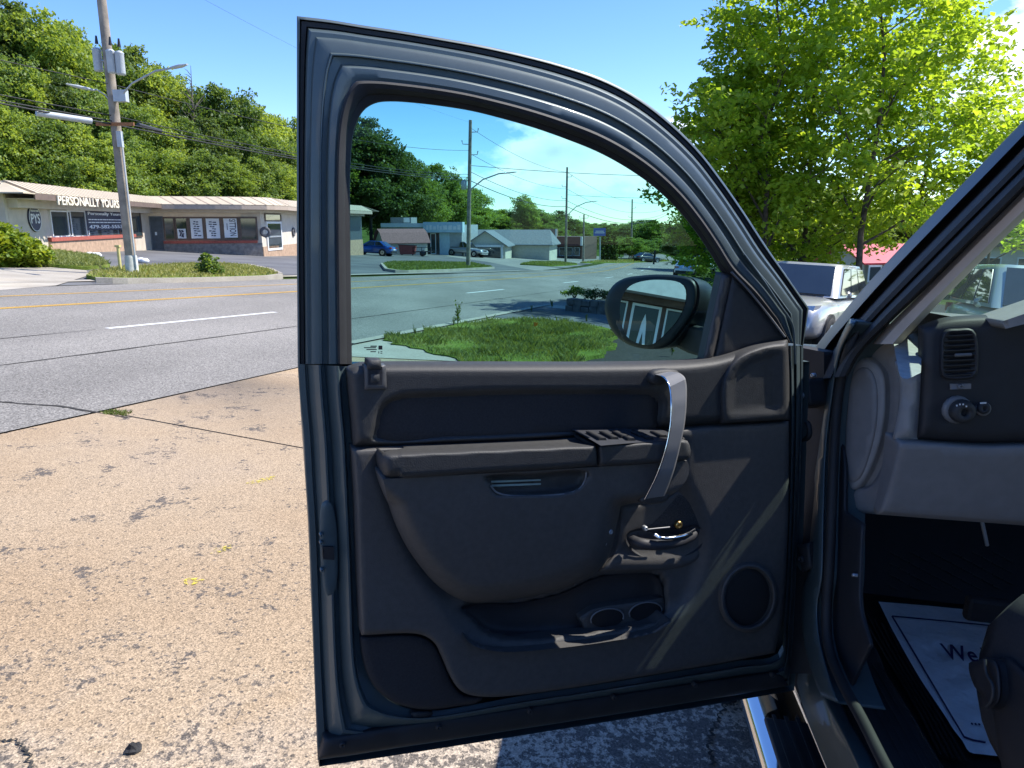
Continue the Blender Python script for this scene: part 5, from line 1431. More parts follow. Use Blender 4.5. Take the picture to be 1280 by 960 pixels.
def curve_n(pts, m):
    P = [np.array(p[:2], float) for p in pts]; sh = [len(p) > 2 and bool(p[2]) for p in pts]; out = []
    for i in range(len(P) - 1):
        p1, p2 = P[i], P[i + 1]; L = np.linalg.norm(p2 - p1)
        p0 = P[i - 1] if i > 0 and not sh[i] else 2 * p1 - p2; p3 = P[i + 2] if i + 2 < len(P) and not sh[i + 1] else 2 * p2 - p1
        t1 = (p2 - p0) / max(np.linalg.norm(p2 - p0), 1e-6) * L; t2 = (p3 - p1) / max(np.linalg.norm(p3 - p1), 1e-6) * L
        for k in range(m):
            t = k / m; out.append((2*t**3-3*t*t+1)*p1 + (t**3-2*t*t+t)*t1 + (-2*t**3+3*t*t)*p2 + (t**3-t*t)*t2)
    out.append(P[-1]); return np.array(out)
def profile_loft(name, surf, outer, inner, prof, m, parent, sub=4, smooth=True):
    """bands between two matched outlines; prof = [(fraction, c)]"""
    A_, B_ = curve_n(outer, sub), curve_n(inner, sub); n = len(A_); V = []
    for t, c in prof:
        q = A_ + (B_ - A_) * t; V.append(surf.P(q[:, 0], q[:, 1], np.full(n, c)))
    V = np.concatenate(V); i = np.arange(n - 1); F = []
    for k in range(len(prof) - 1):
        F.append(np.stack([k * n + i, k * n + i + 1, (k + 1) * n + i + 1, (k + 1) * n + i], -1))
    F = np.concatenate(F); q = V[F]; nn = np.cross(q[:, 1] - q[:, 0], q[:, 3] - q[:, 0])
    fl = np.einsum('ij,ij->i', nn, CAM - q[:, 0]) < 0
    F = np.where(fl[:, None], F[:, ::-1], F)
    o = mesh_np(name, V, F, m, parent, smooth=smooth)
    if smooth:
        bm = bmesh.new(); bm.from_mesh(o.data)
        for e in bm.edges:
            if len(e.link_faces) == 2 and e.calc_face_angle(0) > .5: e.smooth = False
        bm.to_mesh(o.data); bm.free()
    return o
def ptube(name, surf, pts, r, m, parent, n=8, sub=4):
    """tube along (u, v, c) points"""
    P = np.array(pts, float); q = curve_n(P[:, :2], sub); c = np.interp(np.linspace(0, len(P) - 1, len(q)), np.arange(len(P)), P[:, 2])
    W_ = surf.P(q[:, 0], q[:, 1], c); return MB().tube([Vector(p) for p in W_], r, n).build(name, m, parent)
def pscrew(name, surf, u, v, c, r, m, parent, h=.006):
    o_ = surf.P(u, v, c); a = np.cross(surf.n, [0, 0, 1.]); a /= np.linalg.norm(a); b_ = np.cross(surf.n, a)
    return MB().lathe([(r, -.004), (r, h * .5), (r * .8, h), (r * .35, h), (r * .3, h * .5)], lambda x, y, z: Vector(o_ + a * x + b_ * y + surf.n * z), 16).build(name, m, parent)

# ------------------------------------------------------------------ the pickup: materials
PAINT = mat('blue_grey_car_paint', (.066, .094, .100), .46, .2, .05, 40, coat=.3)
RUBB = mat('seal_rubber', (.016, .016, .017), .7, 0, .25, 20, bump=.1, bscale=300)
TRIMU = mat('black_grained_trim', (.038, .038, .038), .6, 0, .12, 90, bump=.4, bscale=520, spec=.4)
TRIML = mat('charcoal_grained_trim', (.066, .063, .060), .62, 0, .10, 90, bump=.4, bscale=520, spec=.4)
INSRT = mat('black_cloth_insert', (.019, .019, .022), .85, 0, .25, 300, bump=.4, bscale=900)
SPARK = mat('sun_sparkle_trim', (.022, .022, .024), .65, 0, .8, 420, bump=.9, bscale=500)  # speckle imitates low sun glinting on grained trim
SATIN = mat('satin_grey_plastic', (.17, .17, .172), .45, .1, .04, 20)
CHROM = mat('chrome', (.78, .79, .80), .08, 1.0, .03, 10)
STAIN = mat('stainless_tube', (.70, .70, .69), .10, 1.0, .04, 6)
BRASS = mat('brass', (.52, .34, .12), .3, 1, .1, 50)
DGREY = mat('dash_grey', (.22, .21, .205), .6, 0, .06, 40, bump=.3, bscale=600)
DGREY2 = mat('dash_grey_light', (.29, .28, .27), .6, 0, .06, 40, bump=.3, bscale=600)
TANT = mat('tan_pillar_trim', (.66, .54, .45), .7, 0, .05, 30, bump=.15, bscale=500)
DBLK = mat('dash_black', (.022, .022, .025), .6, 0, .1, 40, bump=.25, bscale=700)
SEATM = mat('dark_seat_cloth', (.028, .028, .031), .85, 0, .2, 200, bump=.5, bscale=800)
FMAT = mat('rubber_floor_mat', (.010, .010, .011), .6, 0, .2, 30, bump=.2, bscale=200)
PAPER = mat('white_paper', (.90, .90, .90), .8, 0, .04, 10, bump=.3, bscale=14)
INK = mat('navy_ink', (.02, .015, .10), .7, 0, .1)
MIRR = mat('mirror_silver', (.86, .87, .87), .0, 1.0, .0, 1)
DGLASS = glass('door_glass', (.35, .62, .62), .010)
WGLASS = glass('windscreen_glass', (.66, .88, .80), .045, veil=.07)

truck = thing('pickup_truck', TP(0, .9, 0), 'dark blue-grey pickup truck with its front door wide open', 'pickup truck')
# ---- door shell
outer_u = [(372, 455), (371.5, 380), (371, 300), (371, 220), (371, 150), (371, 90), (371, 50), (371, 20, 1), (410, 24.5), (450, 31), (500, 38.5), (550, 47), (600, 56), (650, 67), (700, 80), (750, 97), (790, 117), (830, 146), (870, 184), (900, 222), (930, 265), (958, 308), (985, 347), (1011, 385, 1), (1004, 432)]
inner_u = [(440, 455), (439, 380), (438, 300), (438, 215), (441, 172), (447, 151), (456, 137), (470, 129), (488, 127), (515, 128.5), (550, 132.5), (590, 139), (630, 149), (668, 160), (705, 173), (745, 189), (782, 209), (815, 232), (845, 260), (868, 288), (887, 316), (904, 343), (934, 371), (960, 402), (983, 427)]
door = profile_loft('front_door', DOOR, outer_u, inner_u, [(0, -.03), (0, -.002), (.012, 0), (.035, .001), (.045, -.006)], PAINT, truck)
tag(door, 'open driver door with tinted window')
profile_loft('outer_seal', DOOR, outer_u, inner_u, [(.045, -.006), (.06, -.002), (.12, -.002), (.135, -.007)], RUBB, door)
profile_loft('window_frame', DOOR, outer_u, inner_u, [(.135, -.007), (.155, .008), (.18, .012), (.24, .012), (.265, .018), (.30, .0195), (.42, .021), (.435, .0255), (.45, .0255), (.467, .019), (.555, .018), (.578, .026), (.60, .028), (.70, .029), (.745, .027)], PAINT, door, 5)
profile_loft('window_seal', DOOR, outer_u, inner_u, [(.745, .020), (.75, .030), (.78, .033), (.84, .030), (.90, .022), (.905, .018), (.99, .012), (1.0, .001)], RUBB, door, 5)
outer_l = [(372, 455), (375, 500), (379, 545), (382, 600), (386, 660), (389, 740), (392, 820), (394.5, 885), (397, 950, 1), (440, 944), (500, 934.5), (560, 925.5), (640, 913), (740, 897.5), (850, 880), (930, 867), (986, 857, 1), (991, 800), (996, 700), (1000, 600), (1003, 520), (1004, 432)]
inner_l = [(434, 458), (437, 505), (441, 550), (444, 610), (447, 680), (450, 760), (452, 815), (458, 846), (472, 868), (495, 883), (530, 890), (570, 886), (640, 873), (740, 858), (850, 840), (925, 827), (973, 817), (979, 770), (984, 680), (986, 600), (987, 525), (985, 432)]
profile_loft('door_flange', DOOR, outer_l, inner_l, [(0, -.03), (0, -.002), (.02, 0), (.14, .001), (.155, -.006), (.19, -.006), (.22, .004), (.42, .026), (.46, .026), (.49, .016), (.56, .012), (.60, .02), (.78, .036), (.82, .036), (.86, .022), (1.03, .016)], PAINT, door, 4)
# outer skin closes the back of the door
skin = [(373, 452, 1), (376, 520), (384, 640), (390, 780), (397, 949, 1), (500, 934), (640, 912.5), (850, 879.5), (985, 857, 1), (994, 700), (1003, 450, 1), (900, 452)]
sk = panel('outer_skin', DOOR, skin, lambda u, v, sd: -.031 - .035 * np.clip(sd / 60, 0, 1), PAINT, door, 22, (), -.01)
# glass
gl_pts = [(438, 456, 1), (437, 380), (436, 300), (436, 215), (439, 170), (446, 148), (455, 134), (470, 126), (488, 124), (515, 126), (550, 130), (590, 137), (630, 147), (668, 158), (705, 171), (746, 187), (784, 207), (817, 230), (847, 258), (870, 286), (889, 314), (909, 342, 1), (886, 454, 1)]
panel('window_glass', DOOR, gl_pts, 0.0, DGLASS, door, 60)
mk = MB()
for u0, u1, v0, v1 in ((473, 478, 432, 437), (463, 471, 432, 433.5), (455, 470, 434, 435.2), (458, 471, 436.3, 437.5), (463, 470, 439, 440.2), (473, 474, 439, 442), (475.5, 478, 439, 440), (475.5, 478, 441, 442)):
    mk.add([DOOR.P(a, b_, .0012) for a, b_ in ((u0, v1), (u1, v1), (u1, v0), (u0, v0))], [(0, 1, 2, 3)])
mk.build('glass_mark', BLACKP, door)
# mirror division bar and sail
panel('division_bar', DOOR, [(901, 340, 1), (916, 344, 1), (892, 450, 1), (877, 452, 1)], lambda u, v, sd: .026 + rnd(sd, 5, .010), mat('bar_rubber', (.055, .05, .048), .45, 0, .1, 30), door, 7, (2.5,), 0)
panel('sail_panel', DOOR, [(915, 342, 1), (950, 384), (986, 425, 1), (960, 432), (935, 441), (892, 453, 1)], lambda u, v, sd: .024 + rnd(sd, 4, .006), TRIMU, door, 10, (2,), 0)
ptube('sail_edge', DOOR, [(914, 340, .030), (935, 362, .030), (960, 393, .031), (981, 421, .032)], .0022, SATIN, door, 6)
ptube('frame_edge', DOOR, [(930, 318, .029), (950, 345, .030), (975, 382, .031), (990, 405, .031), (993, 430, .03), (994, 455, .03)], .0025, PAINT, door, 6)
# ---- trim: upper part with cloth insert
ins_poly = curve([(466, 553), (467, 528), (473, 508), (486, 496), (510, 490.5), (600, 487), (700, 485.5), (800, 486), (822, 490), (830, 503), (829, 520), (824, 538), (700, 546), (560, 552)], 5)
def up_c(u, v, sd):
    c = .066 + rnd(sd, 13, .038)
    s_ = sdist(ins_poly, np.c_[u, v]); return c - .020 * sstep(s_ / 9)
up_pts = [(433, 461, 1), (450, 455), (480, 453.5), (600, 453.5), (750, 453.5), (850, 451.5), (890, 447.5), (915, 441), (940, 432), (965, 427), (985, 424, 1), (987, 470), (987, 525, 1), (940, 528), (862, 533), (700, 548), (600, 553), (500, 557), (441, 559, 1), (438, 520), (435, 490)]
panel('upper_trim', DOOR, up_pts, up_c, TRIMU, door, 4.5, (1, 2.2, 3.6, 5.4, 7.6, 10, 12.5), .012)
panel('cloth_insert', DOOR, [(470, 550), (471, 528), (477, 511), (489, 500), (512, 494.5), (600, 491), (700, 489.5), (798, 490), (818, 494), (825, 505), (824, 522), (820, 535), (700, 543), (560, 549)], lambda u, v, sd: .0492 + rnd(sd, 4, .003), INSRT, door, 9, (2,), .046)
panel('corner_cover', DOOR, [(985, 429, 1), (962, 431), (938, 438), (920, 448), (907, 465), (901, 490), (903, 529, 1), (986, 524, 1)], lambda u, v, sd: .076 + rnd(sd, 6, .009) - .006 * sstep((sd - 8) / 6), TRIMU, door, 6, (2, 4), .05)
# window-lock clip at the rear of the sill
clip = panel('lock_bezel', DOOR, [(455.5, 457, 1), (482.5, 457, 1), (483.5, 486, 1), (456, 487, 1)], lambda u, v, sd: .0735 + rnd(sd, 2, .003), mat('bezel_charcoal', (.07, .07, .072), .45), door, 3, (1,), .05)
panel('lock_slot', DOOR, [(460, 458, 1), (478, 458, 1), (477.5, 481, 1), (460.5, 481, 1)], .0745, INSRT, door, 9)
panel('lock_latch', DOOR, [(463.5, 468, 1), (474.5, 468, 1), (474.5, 478, 1), (463.5, 478, 1)], lambda u, v, sd: .0765 + rnd(sd, 2, .002), TRIMU, door, 4, (1,))
panel('lock_tab', DOOR, [(460, 450, 1), (476, 450, 1), (477, 461, 1), (459, 461, 1)], lambda u, v, sd: .080 + rnd(sd, 3, .004), TRIMU, door, 5, (1.5,), .05)
# ---- trim: lower part, bulging bolster, pocket
pk_poly = curve([(574, 756), (588, 772), (606, 789), (632, 797), (700, 795), (760, 788), (818, 777), (833, 762), (832, 733), (824, 716), (795, 713), (745, 718), (700, 738), (640, 751)], 5)
dish = curve([(470, 560), (480, 640), (505, 700), (540, 752), (580, 800), (640, 812), (760, 800), (850, 775), (882, 730), (890, 660), (862, 590), (860, 545), (700, 550)], 8)
def lo_c(u, v, sd):
    Q = np.c_[u, v]
    c = .066 + rnd(sd, 6, .010)
    c = c - .018 * sstep(sdist(dish, Q) / 26)
    return c - .044 * sstep(sdist(pk_poly, Q) / 4)
lo_pts = [(441, 561, 1), (500, 559), (600, 555), (700, 550), (820, 541), (862, 535), (986, 527, 1), (985, 650), (979, 760), (969, 816, 1), (900, 829), (800, 846), (700, 862), (640, 869.5), (604, 871), (580, 866), (567, 853), (557, 831), (545, 806), (531, 795), (511, 791.5), (452, 794, 1), (448, 700), (445, 620)]
panel('lower_trim', DOOR, lo_pts, lo_c, TRIML, door, 5.0, (2, 4), .012)
panel('kick_pad', DOOR, [(450, 795, 1), (511, 792.5), (531, 796), (545, 807), (557, 832), (567, 854), (580, 868), (604, 872.5), (570, 883), (530, 887), (497, 880), (474, 865), (459, 843), (452, 815)], lambda u, v, sd: .040 + rnd(sd, 6, .012), INSRT, door, 7, (2, 4), .012)
hr_poly = curve([(609, 594), (670, 591), (733, 588), (731, 602), (722, 612), (700, 617.5), (640, 620), (619, 617), (611, 606)], 4)
bol_pts = [(479, 599, 1), (540, 595.5), (620, 591), (700, 586.5), (747, 583.5), (800, 580.5), (859, 576, 1), (862, 586), (858, 600), (847, 613), (828, 623), (792, 629), (776, 633, 1), (771, 655), (763, 690), (748, 713), (700, 737), (640, 750), (585, 753), (550, 735), (522, 704), (502, 672), (488, 637)]
def bo_c(u, v, sd):
    d = np.clip((v - 590) / 160, 0, 1)
    c = .128 - .030 * d * d
    low = np.clip((v - 600) / 30, 0, 1)
    c = c + rnd(sd + (1 - low) * 30, 26, .058)
    return c - .036 * sstep(sdist(hr_poly, np.c_[u, v]) / 5)
panel('bolster', DOOR, bol_pts, bo_c, TRIML, door, 3.8, (1, 2.2, 4, 6.5, 9.5, 13, 17), .03)
ptube('recess_lip', DOOR, [(613, 607, .124), (622, 616, .124), (645, 620, .124), (700, 618, .124), (722, 612.5, .124), (731, 601, .124), (733, 590, .125)], .0016, SATIN, door, 6)
PGRN = mat('pale_green_gleam', (.30, .40, .37), .4)  # green gleam inside the pull recess, put in as pale strips
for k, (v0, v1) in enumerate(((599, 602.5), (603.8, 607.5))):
    panel('recess_gleam', DOOR, [(613, v0 + 2, 1), (676, v0, 1), (676, v1 - 1.5, 1), (614, v1 + 1, 1)], .100 + .004 * k, PGRN, door, 30)
panel('pocket_shade', DOOR, [(580, 759), (594, 775), (610, 788), (634, 793), (700, 791), (758, 784), (812, 774), (827, 760), (827, 735), (819, 720), (795, 717), (748, 722), (702, 742), (642, 755)], lambda u, v, sd: .012 + .012 * (1 - sstep(sd / 6)), DBLK, door, 6, (2, 4))  # black sheet puts the pocket's inner shade into the colour
# pocket lip, cup rings
panel('pocket_lip', DOOR, [(576, 786, 1), (592, 799), (614, 806), (640, 808), (700, 803), (760, 795), (815, 784), (836, 770, 1), (839, 777), (818, 791), (760, 802), (700, 810), (640, 815), (606, 812), (586, 803)], lambda u, v, sd: .046 + .038 * sstep((v - np.interp(u, [576, 592, 614, 640, 700, 760, 815, 836], [786, 799, 806, 808, 803, 795, 784, 770])) / 6.5) , TRIML, door, 2.5, (1.2,), .02)
panel('cup_tray', DOOR, [(724, 772, 1), (742, 761), (790, 753), (829, 747, 1), (831, 764), (818, 776), (760, 787), (732, 790, 1)], lambda u, v, sd: .030 + rnd(sd, 2, .003), TRIML, door, 6, (1.5,), .01)
for uu, vv in ((759, 773), (807, 765)):
    panel('cup_shade', DOOR, ell(uu, vv, 20, 11.5, 30, -.12), .0318, mat('cup_shade_black', (.006, .006, .007), .7), door, 8, raw=True)  # flat black disc paints the shade inside each cup hole
    ptube('cup_ring', DOOR, [(uu + 20.5 * math.cos(a), vv + 12 * math.sin(a) - 2.4 * math.cos(a), .033) for a in np.linspace(rad(165), rad(375), 12)], .0016, SATIN, door, 6, 2)
# armrest cushion and switch pod
def arm_c(u, v, sd):
    vt = 560.5 - (u - 480) * .043; ve = vt + 10
    return .062 + .080 * sstep((v - vt) / (ve - vt)) + np.where(v > ve, rnd(sd, 7, .012), 0) + np.where((u < 500), rnd(sd, 14, .03), 0)
panel('armrest', DOOR, [(476, 573), (481, 564), (495, 560.5), (560, 557.5), (650, 553.5), (735, 549.5, 1), (741, 553), (746, 562), (747, 582, 1), (700, 586), (600, 591.5), (500, 598), (482, 597), (477, 587)], arm_c, TRIMU, door, 2.4, (1.2, 2.6), .04)
panel('switch_pod', DOOR, [(738, 549, 1), (770, 545.5), (810, 542), (840, 542), (855, 547), (862, 556), (863, 570), (857, 575), (800, 580), (749, 583, 1), (748, 562), (743, 554)], lambda u, v, sd: .062 + .080 * sstep((v - (549 - (u - 738) * .06)) / 10) + rnd(sd, 5, .010), TRIMU, door, 2.4, (1.2, 2.6), .04)
sp = panel('switch_panel', DOOR, [(735, 547.5, 1), (790, 542.5), (836, 541.5), (846, 546), (843, 551), (795, 553.5), (751, 557, 1)], lambda u, v, sd: .085 + .0045 * (v - 541) + rnd(sd, 2, .002), mat('switch_plate', (.05, .052, .058), .35, 0, .05, 30), door, 5, (), .05)
for uu, vv in ((753, 549.5), (768, 548.3), (781, 546.6), (789, 549.8), (803, 545.5), (812, 548.5), (829, 546)):
    panel('switch', DOOR, [(uu - 5, vv - 1.8, 1), (uu + 4, vv - 2.4, 1), (uu + 6, vv + 1.8, 1), (uu - 3, vv + 2.4, 1)], .0895 + .0045 * (vv - 541), RUBB, door, 9, (), .08)
# pull handle
hl = [(816, 468), (829, 472), (836, 484), (838, 505), (837, 532), (831, 562), (820, 594), (805, 624)]
hr = [(834, 464.5), (849, 466), (857, 474), (858.5, 500), (856, 530), (850, 560), (842, 591), (831, 620)]
hc = [.080, .112, .130, .142, .148, .150, .146, .128]
hlq, hrq, hcq = curve_n(hl, 4), curve_n(hr, 4), np.interp(np.linspace(0, 7, 29), range(8), hc)
def hring(k, w0, w1, dz):
    a, b_ = hlq[k], hrq[k]; c = hcq[k]; p0 = a + (b_ - a) * w0; p1 = a + (b_ - a) * w1
    return [Vector(DOOR.P(*q)) for q in ((p0[0], p0[1], c - .022 + dz), (p0[0], p0[1], c - .004 + dz), (p0[0] + (p1[0] - p0[0]) * .08, p0[1] + (p1[1] - p0[1]) * .08, c + dz), (p0[0] + (p1[0] - p0[0]) * .92, p0[1] + (p1[1] - p0[1]) * .92, c + dz), (p1[0], p1[1], c - .004 + dz), (p1[0], p1[1], c - .022 + dz))]
mb = MB(); mb.loft([hring(k, 0, 1, 0) for k in range(29)], smooth=True); hd_ = sharpen(mb.build('pull_handle', SATIN, door), .35)
MB().tube([Vector(DOOR.P(*(hlq[k] + (hrq[k] - hlq[k]) * .04), hcq[k] - .0005)) for k in range(3, 29)], .0017, 6).build('handle_trim', CHROM, door)
panel('handle_foot', DOOR, [(800, 628), (806, 618), (836, 613), (836, 623), (828, 629)], lambda u, v, sd: .122 + rnd(sd, 3, .006), TRIMU, door, 5, (1.5,), .06)
panel('handle_head', DOOR, [(811, 476), (814, 465), (824, 462), (840, 462), (850, 467), (836, 475), (824, 482)], lambda u, v, sd: .084 + rnd(sd, 4, .01), TRIMU, door, 5, (1.5,), .05)
# latch cup with the release lever
panel('latch_bezel', DOOR, [(750, 714, 1), (767, 691), (773, 655), (774, 632, 1), (828, 624), (848, 612, 1), (868, 620), (884, 640), (889, 662), (884, 684), (868, 702), (840, 711), (795, 713)], lambda u, v, sd: .052 + rnd(sd, 5, .008) + .010 * sstep((v - 685) / 20), TRIML, door, 5, (2,), .03)
panel('latch_sun_patch', DOOR, [(815, 655), (848, 618, 1), (868, 626), (882, 645), (886, 662), (878, 668), (848, 668), (800, 662)], lambda u, v, sd: .0545 + rnd(sd, 2, .002), SPARK, door, 6)  # speckled patch painted where grazing sun strikes the panel
panel('lever_cup', DOOR, [(783, 668), (800, 660), (840, 662), (872, 657), (880, 672), (872, 688), (845, 697), (805, 696), (786, 684)], lambda u, v, sd: .0575 - .02 * sstep(sd / 8), DBLK, door, 5, (2,))
ptube('release_lever', DOOR, [(787, 674, .062), (800, 679, .082), (822, 681, .092), (848, 677, .090), (869, 667, .070)], [.006 if i in (0, 16) else .0105 for i in range(17)], DBLK, door, 10)
ptube('lever_trim', DOOR, [(818, 668, .092), (826, 672.5, .100), (845, 671.5, .100), (858, 668, .094), (868, 662, .082)], .0038, CHROM, door, 8)
ptube('lock_rod', DOOR, [(808, 662, .064), (822, 660.5, .066), (837, 659, .066)], .0016, SATIN, door, 6)
pscrew('screw', DOOR, 847.5, 655.5, .056, .0085, BRASS, door)
pscrew('screw', DOOR, 806, 660, .060, .0048, STEEL, door); pscrew('screw', DOOR, 762, 664, .098, .0048, STEEL, door); pscrew('screw', DOOR, 754, 678.5, .096, .0055, STEEL, door)
# speaker
panel('speaker_ring', DOOR, ell(936, 747, 37, 44, 48, .12), lambda u, v, sd: .070 + .010 * np.sin(np.clip(sd / 9, 0, 1) * math.pi) - .014 * sstep((sd - 6) / 4), TRIML, door, 4, (1.5, 3, 4.5, 6, 7.5, 9), .05, raw=True)
panel('speaker_grille', DOOR, ell(933, 746, 29, 36, 40, .12), lambda u, v, sd: .0705 + rnd(sd, 14, .004), mat('speaker_mesh', (.008, .008, .009), .8, 0, .3, 300, .5, 900), door, 7, (3,), .05, raw=True)
# bottom seal and its plugs
panel('bottom_seal', DOOR, [(405, 922, 1), (500, 905), (640, 885), (800, 862), (973, 838, 1), (986, 857, 1), (850, 879), (740, 896.5), (640, 912), (560, 924.5), (500, 933.5), (440, 943), (398.5, 949, 1)], lambda u, v, sd: .030 + rnd(sd, 8, .014), RUBB, door, 7, (2, 5), -.004)
for uu, vv in ((428, 930), (548, 908), (662, 888), (767, 871), (868, 855), (965, 843)): pscrew('seal_plug', DOOR, uu, vv, .030, .006, RUBB, door)
# latch in the rear edge
panel('latch_plate', DOOR, [(400, 640), (408, 625), (418, 640), (422, 690), (420, 735), (410, 745), (403, 720)], lambda u, v, sd: .0275 + rnd(sd, 3, .002), PAINT, door, 7, (1.5,))
panel('door_latch', DOOR, [(403, 684, 1), (417, 684, 1), (418, 700, 1), (404, 699, 1)], .034, BLACKP, door, 9, (), .02)
for uu, vv in ((401.5, 668), (401.5, 678), (402.5, 712)): pscrew('screw', DOOR, uu, vv, .030, .0035, PAINT, door)
panel('drain_clip', DOOR, [(513, 892), (528, 889), (541, 892), (530, 899), (518, 899)], lambda u, v, sd: .034 + rnd(sd, 3, .005), RUBB, door, 4, (1.5,), .02)
# ---- wing mirror outside the glass
Mc = DOOR.P(818, 390, -.15)
vt_ = np.array([-31.0, -1.2, float(gz(-31, 0)) + 1.85]) - Mc; vc_ = CAM - Mc
mn = vt_ / np.linalg.norm(vt_) + vc_ / np.linalg.norm(vc_)
MIR = Surf(Mc, mn)
house = [(756, 388), (758, 372), (766, 357), (780, 348), (800, 344.5), (825, 343), (850, 344.5), (864, 348), (871, 357), (871, 378), (865, 396), (852, 414), (840, 428), (826, 435), (806, 436), (782, 429), (765, 413)]
gls = [(775, 393), (777, 373), (787, 358), (806, 351), (832, 350), (850, 353.5), (857, 362), (856, 380), (848, 398), (833, 416), (816, 430), (800, 430), (783, 420)]
hp = curve(house, 5); n_ = len(hp); B_ = MIR.P(hp[:, 0], hp[:, 1], .0); cen = B_.mean(0)
rings = [[Vector(q) for q in MIR.P(cp_[:, 0], cp_[:, 1], .012)] for cp_ in (curve(gls, 5),)]
panel('mirror_rim', MIR, house, lambda u, v, sd: .004 + rnd(sd, 7, .012), BLACKP, door, 5, (2, 4))
ring_b = [[Vector(cen + (q - cen) * k - MIR.n * d) for q in B_] for k, d in ((1.0, .008), (1.0, .03), (.97, .06), (.88, .09), (.66, .115), (.3, .128), (.05, .131))]
MB().loft(ring_b).build('mirror_housing', mat('mirror_shell', (.018, .019, .021), .45, 0, .1, 60), door)
panel('mirror_glass', MIR, gls, .0055, MIRR, door, 14)
a0 = Vector(cen - MIR.n * .07); a1 = Vector(DOOR.P(893, 425, -.005))
MB().loft([[p + Vector(Un) * z + Vector(Fv) * x for x, z in ((-.02, -.04), (.02, -.04), (.025, .02), (-.025, .02))] for p in (a0 + Vector(Un) * -.03, a0.lerp(a1, .5) + Vector(Un) * -.02, a1)], smooth=False).build('mirror_arm', TRIMU, door, bevel=.006)
MB().tube([Vector(cen + Un * .095), Vector(cen + Un * .125)], .002, 5).build('mirror_pin', BLACKP, door)

# ---- hinge side: brackets, strap, boot
HN = Surf(np.array(TP(0, .02, 1)), -Fv * .4 - Rv * .6)
for v0, nm in ((495, 'upper_hinge'), (700, 'lower_hinge')):
    hg = panel(nm, HN, [(996, v0 - 18, 1), (1012, v0 - 22, 1), (1016, v0 + 10, 1), (1003, v0 + 16, 1)], lambda u, v, sd: .02 + rnd(sd, 3, .006), RUBB, truck, 5, (1.5,), -.03)
    pscrew('bolt', HN, 1002, v0 - 1, .022, .008, STEEL if v0 < 600 else RUBB, hg)
panel('hinge_cover', HN, [(988, 432, 1), (1030, 440, 1), (1030, 560, 1), (1026, 700), (1018, 842, 1), (976, 842, 1), (988, 700), (992, 560)], -.03, RUBB, truck, 16, (), -.08)
ptube('wiring_boot', HN, [(1001, 525, .0), (1010, 530, .012), (1011, 545, .012), (1002, 552, .0)], .006, RUBB, truck, 8)
pscrew('bolt', HN, 1017, 469, .0, .005, STEEL, truck)
# body jamb, seals, sill
panel('hinge_pillar', SIDE, [(1062, 398, 1), (1046, 432), (1034, 476), (1026, 512), (1020, 556), (1013.5, 580), (1016.5, 612), (1011, 680), (1008.5, 716), (1001, 741), (1003, 790), (1012, 832), (1026, 870, 1), (1050, 880, 1), (1038, 846), (1026, 800), (1023, 760), (1029, 720), (1031, 640), (1034, 560), (1041, 500), (1052, 440), (1072, 402, 1)], lambda u, v, sd: -.004 + rnd(sd, 4, .012), PAINT, truck, 6, (1.5, 3), -.10)
panel('rocker_panel', SILL, [(1002, 800, 1), (1012, 834), (1034, 884), (1058, 932), (1080, 980, 1), (1106, 980, 1), (1086, 940), (1064, 902), (1040, 850), (1026, 806, 1)], lambda u, v, sd: rnd(sd, 6, .012), PAINT, truck, 7, (2, 4), -.12)
ptube('body_seal', SIDE, [(1074, 412, -.03), (1063, 432, -.02), (1052, 470, -.02), (1045, 520, -.02), (1041, 600, -.02), (1037, 700, -.02), (1033, 765, -.02), (1036, 810, -.02), (1052, 852, -.02), (1078, 900, -.02), (1103, 950, -.02), (1124, 990, -.02)], [.002, .005, .007, .009] + [.0105] * 41, RUBB, truck, 10)
panel('kick_panel', KICK, [(1046, 540, 1), (1058, 560), (1060, 640, 1), (1082, 655, 1), (1080, 700), (1080, 760), (1092, 806, 1), (1064, 866, 1), (1042, 812), (1038, 765), (1042, 690)], lambda u, v, sd: .012 * (np.clip((1078 - u) / 30, 0, 1)) + rnd(sd, 8, .01), DBLK, truck, 9, (3, 6))
panel('sill_plate', SILL, [(1044, 820, 1), (1062, 800), (1086, 798), (1112, 850), (1150, 912), (1196, 985, 1), (1120, 985, 1), (1086, 925), (1060, 866)], lambda u, v, sd: .012 + rnd(sd, 7, .012), DBLK, truck, 9, (3, 6), -.06)
for k in range(5):
    ptube('sill_rib', SILL, [(1066 + k * 8, 832 - k * 1.2, .014), (1096 + k * 9.5, 890 - k * 1.2, .014), (1140 + k * 11, 970, .014)], .0016, DBLK, truck, 5)
pscrew('screw', KICK, 1069, 719, .006, .004, STEEL, truck)
# ---- A-pillar bands and tan inner trim
pl0 = [(1003, 476), (1012, 446), (1050, 396), (1100, 338), (1160, 275), (1222, 211), (1300, 130)]
pl1 = [(1060, 470), (1076, 442), (1112, 404), (1150, 368), (1196, 322), (1244, 274), (1312, 206)]
profile_loft('a_pillar', PIL, pl0, pl1, [(-.01, -.05), (0, 0), (.03, .006), (.20, .010), (.23, .0), (.27, -.016), (.36, -.016), (.38, -.004)], mat('pillar_satin_black', (.028, .028, .031), .42, 0, .1, 20), truck, 6)
profile_loft('pillar_seal', PIL, pl0, pl1, [(.38, -.006), (.42, .006), (.52, .012), (.62, .008), (.66, -.002), (.70, .006), (.80, .011), (.92, .005), (1.0, -.02)], RUBB, truck, 6)
tn0 = [(1092, 430), (1112, 407), (1150, 369), (1196, 322), (1244, 274), (1316, 202)]
tn1 = [(1126, 430), (1136, 418), (1168, 384), (1210, 342), (1254, 298), (1320, 234)]
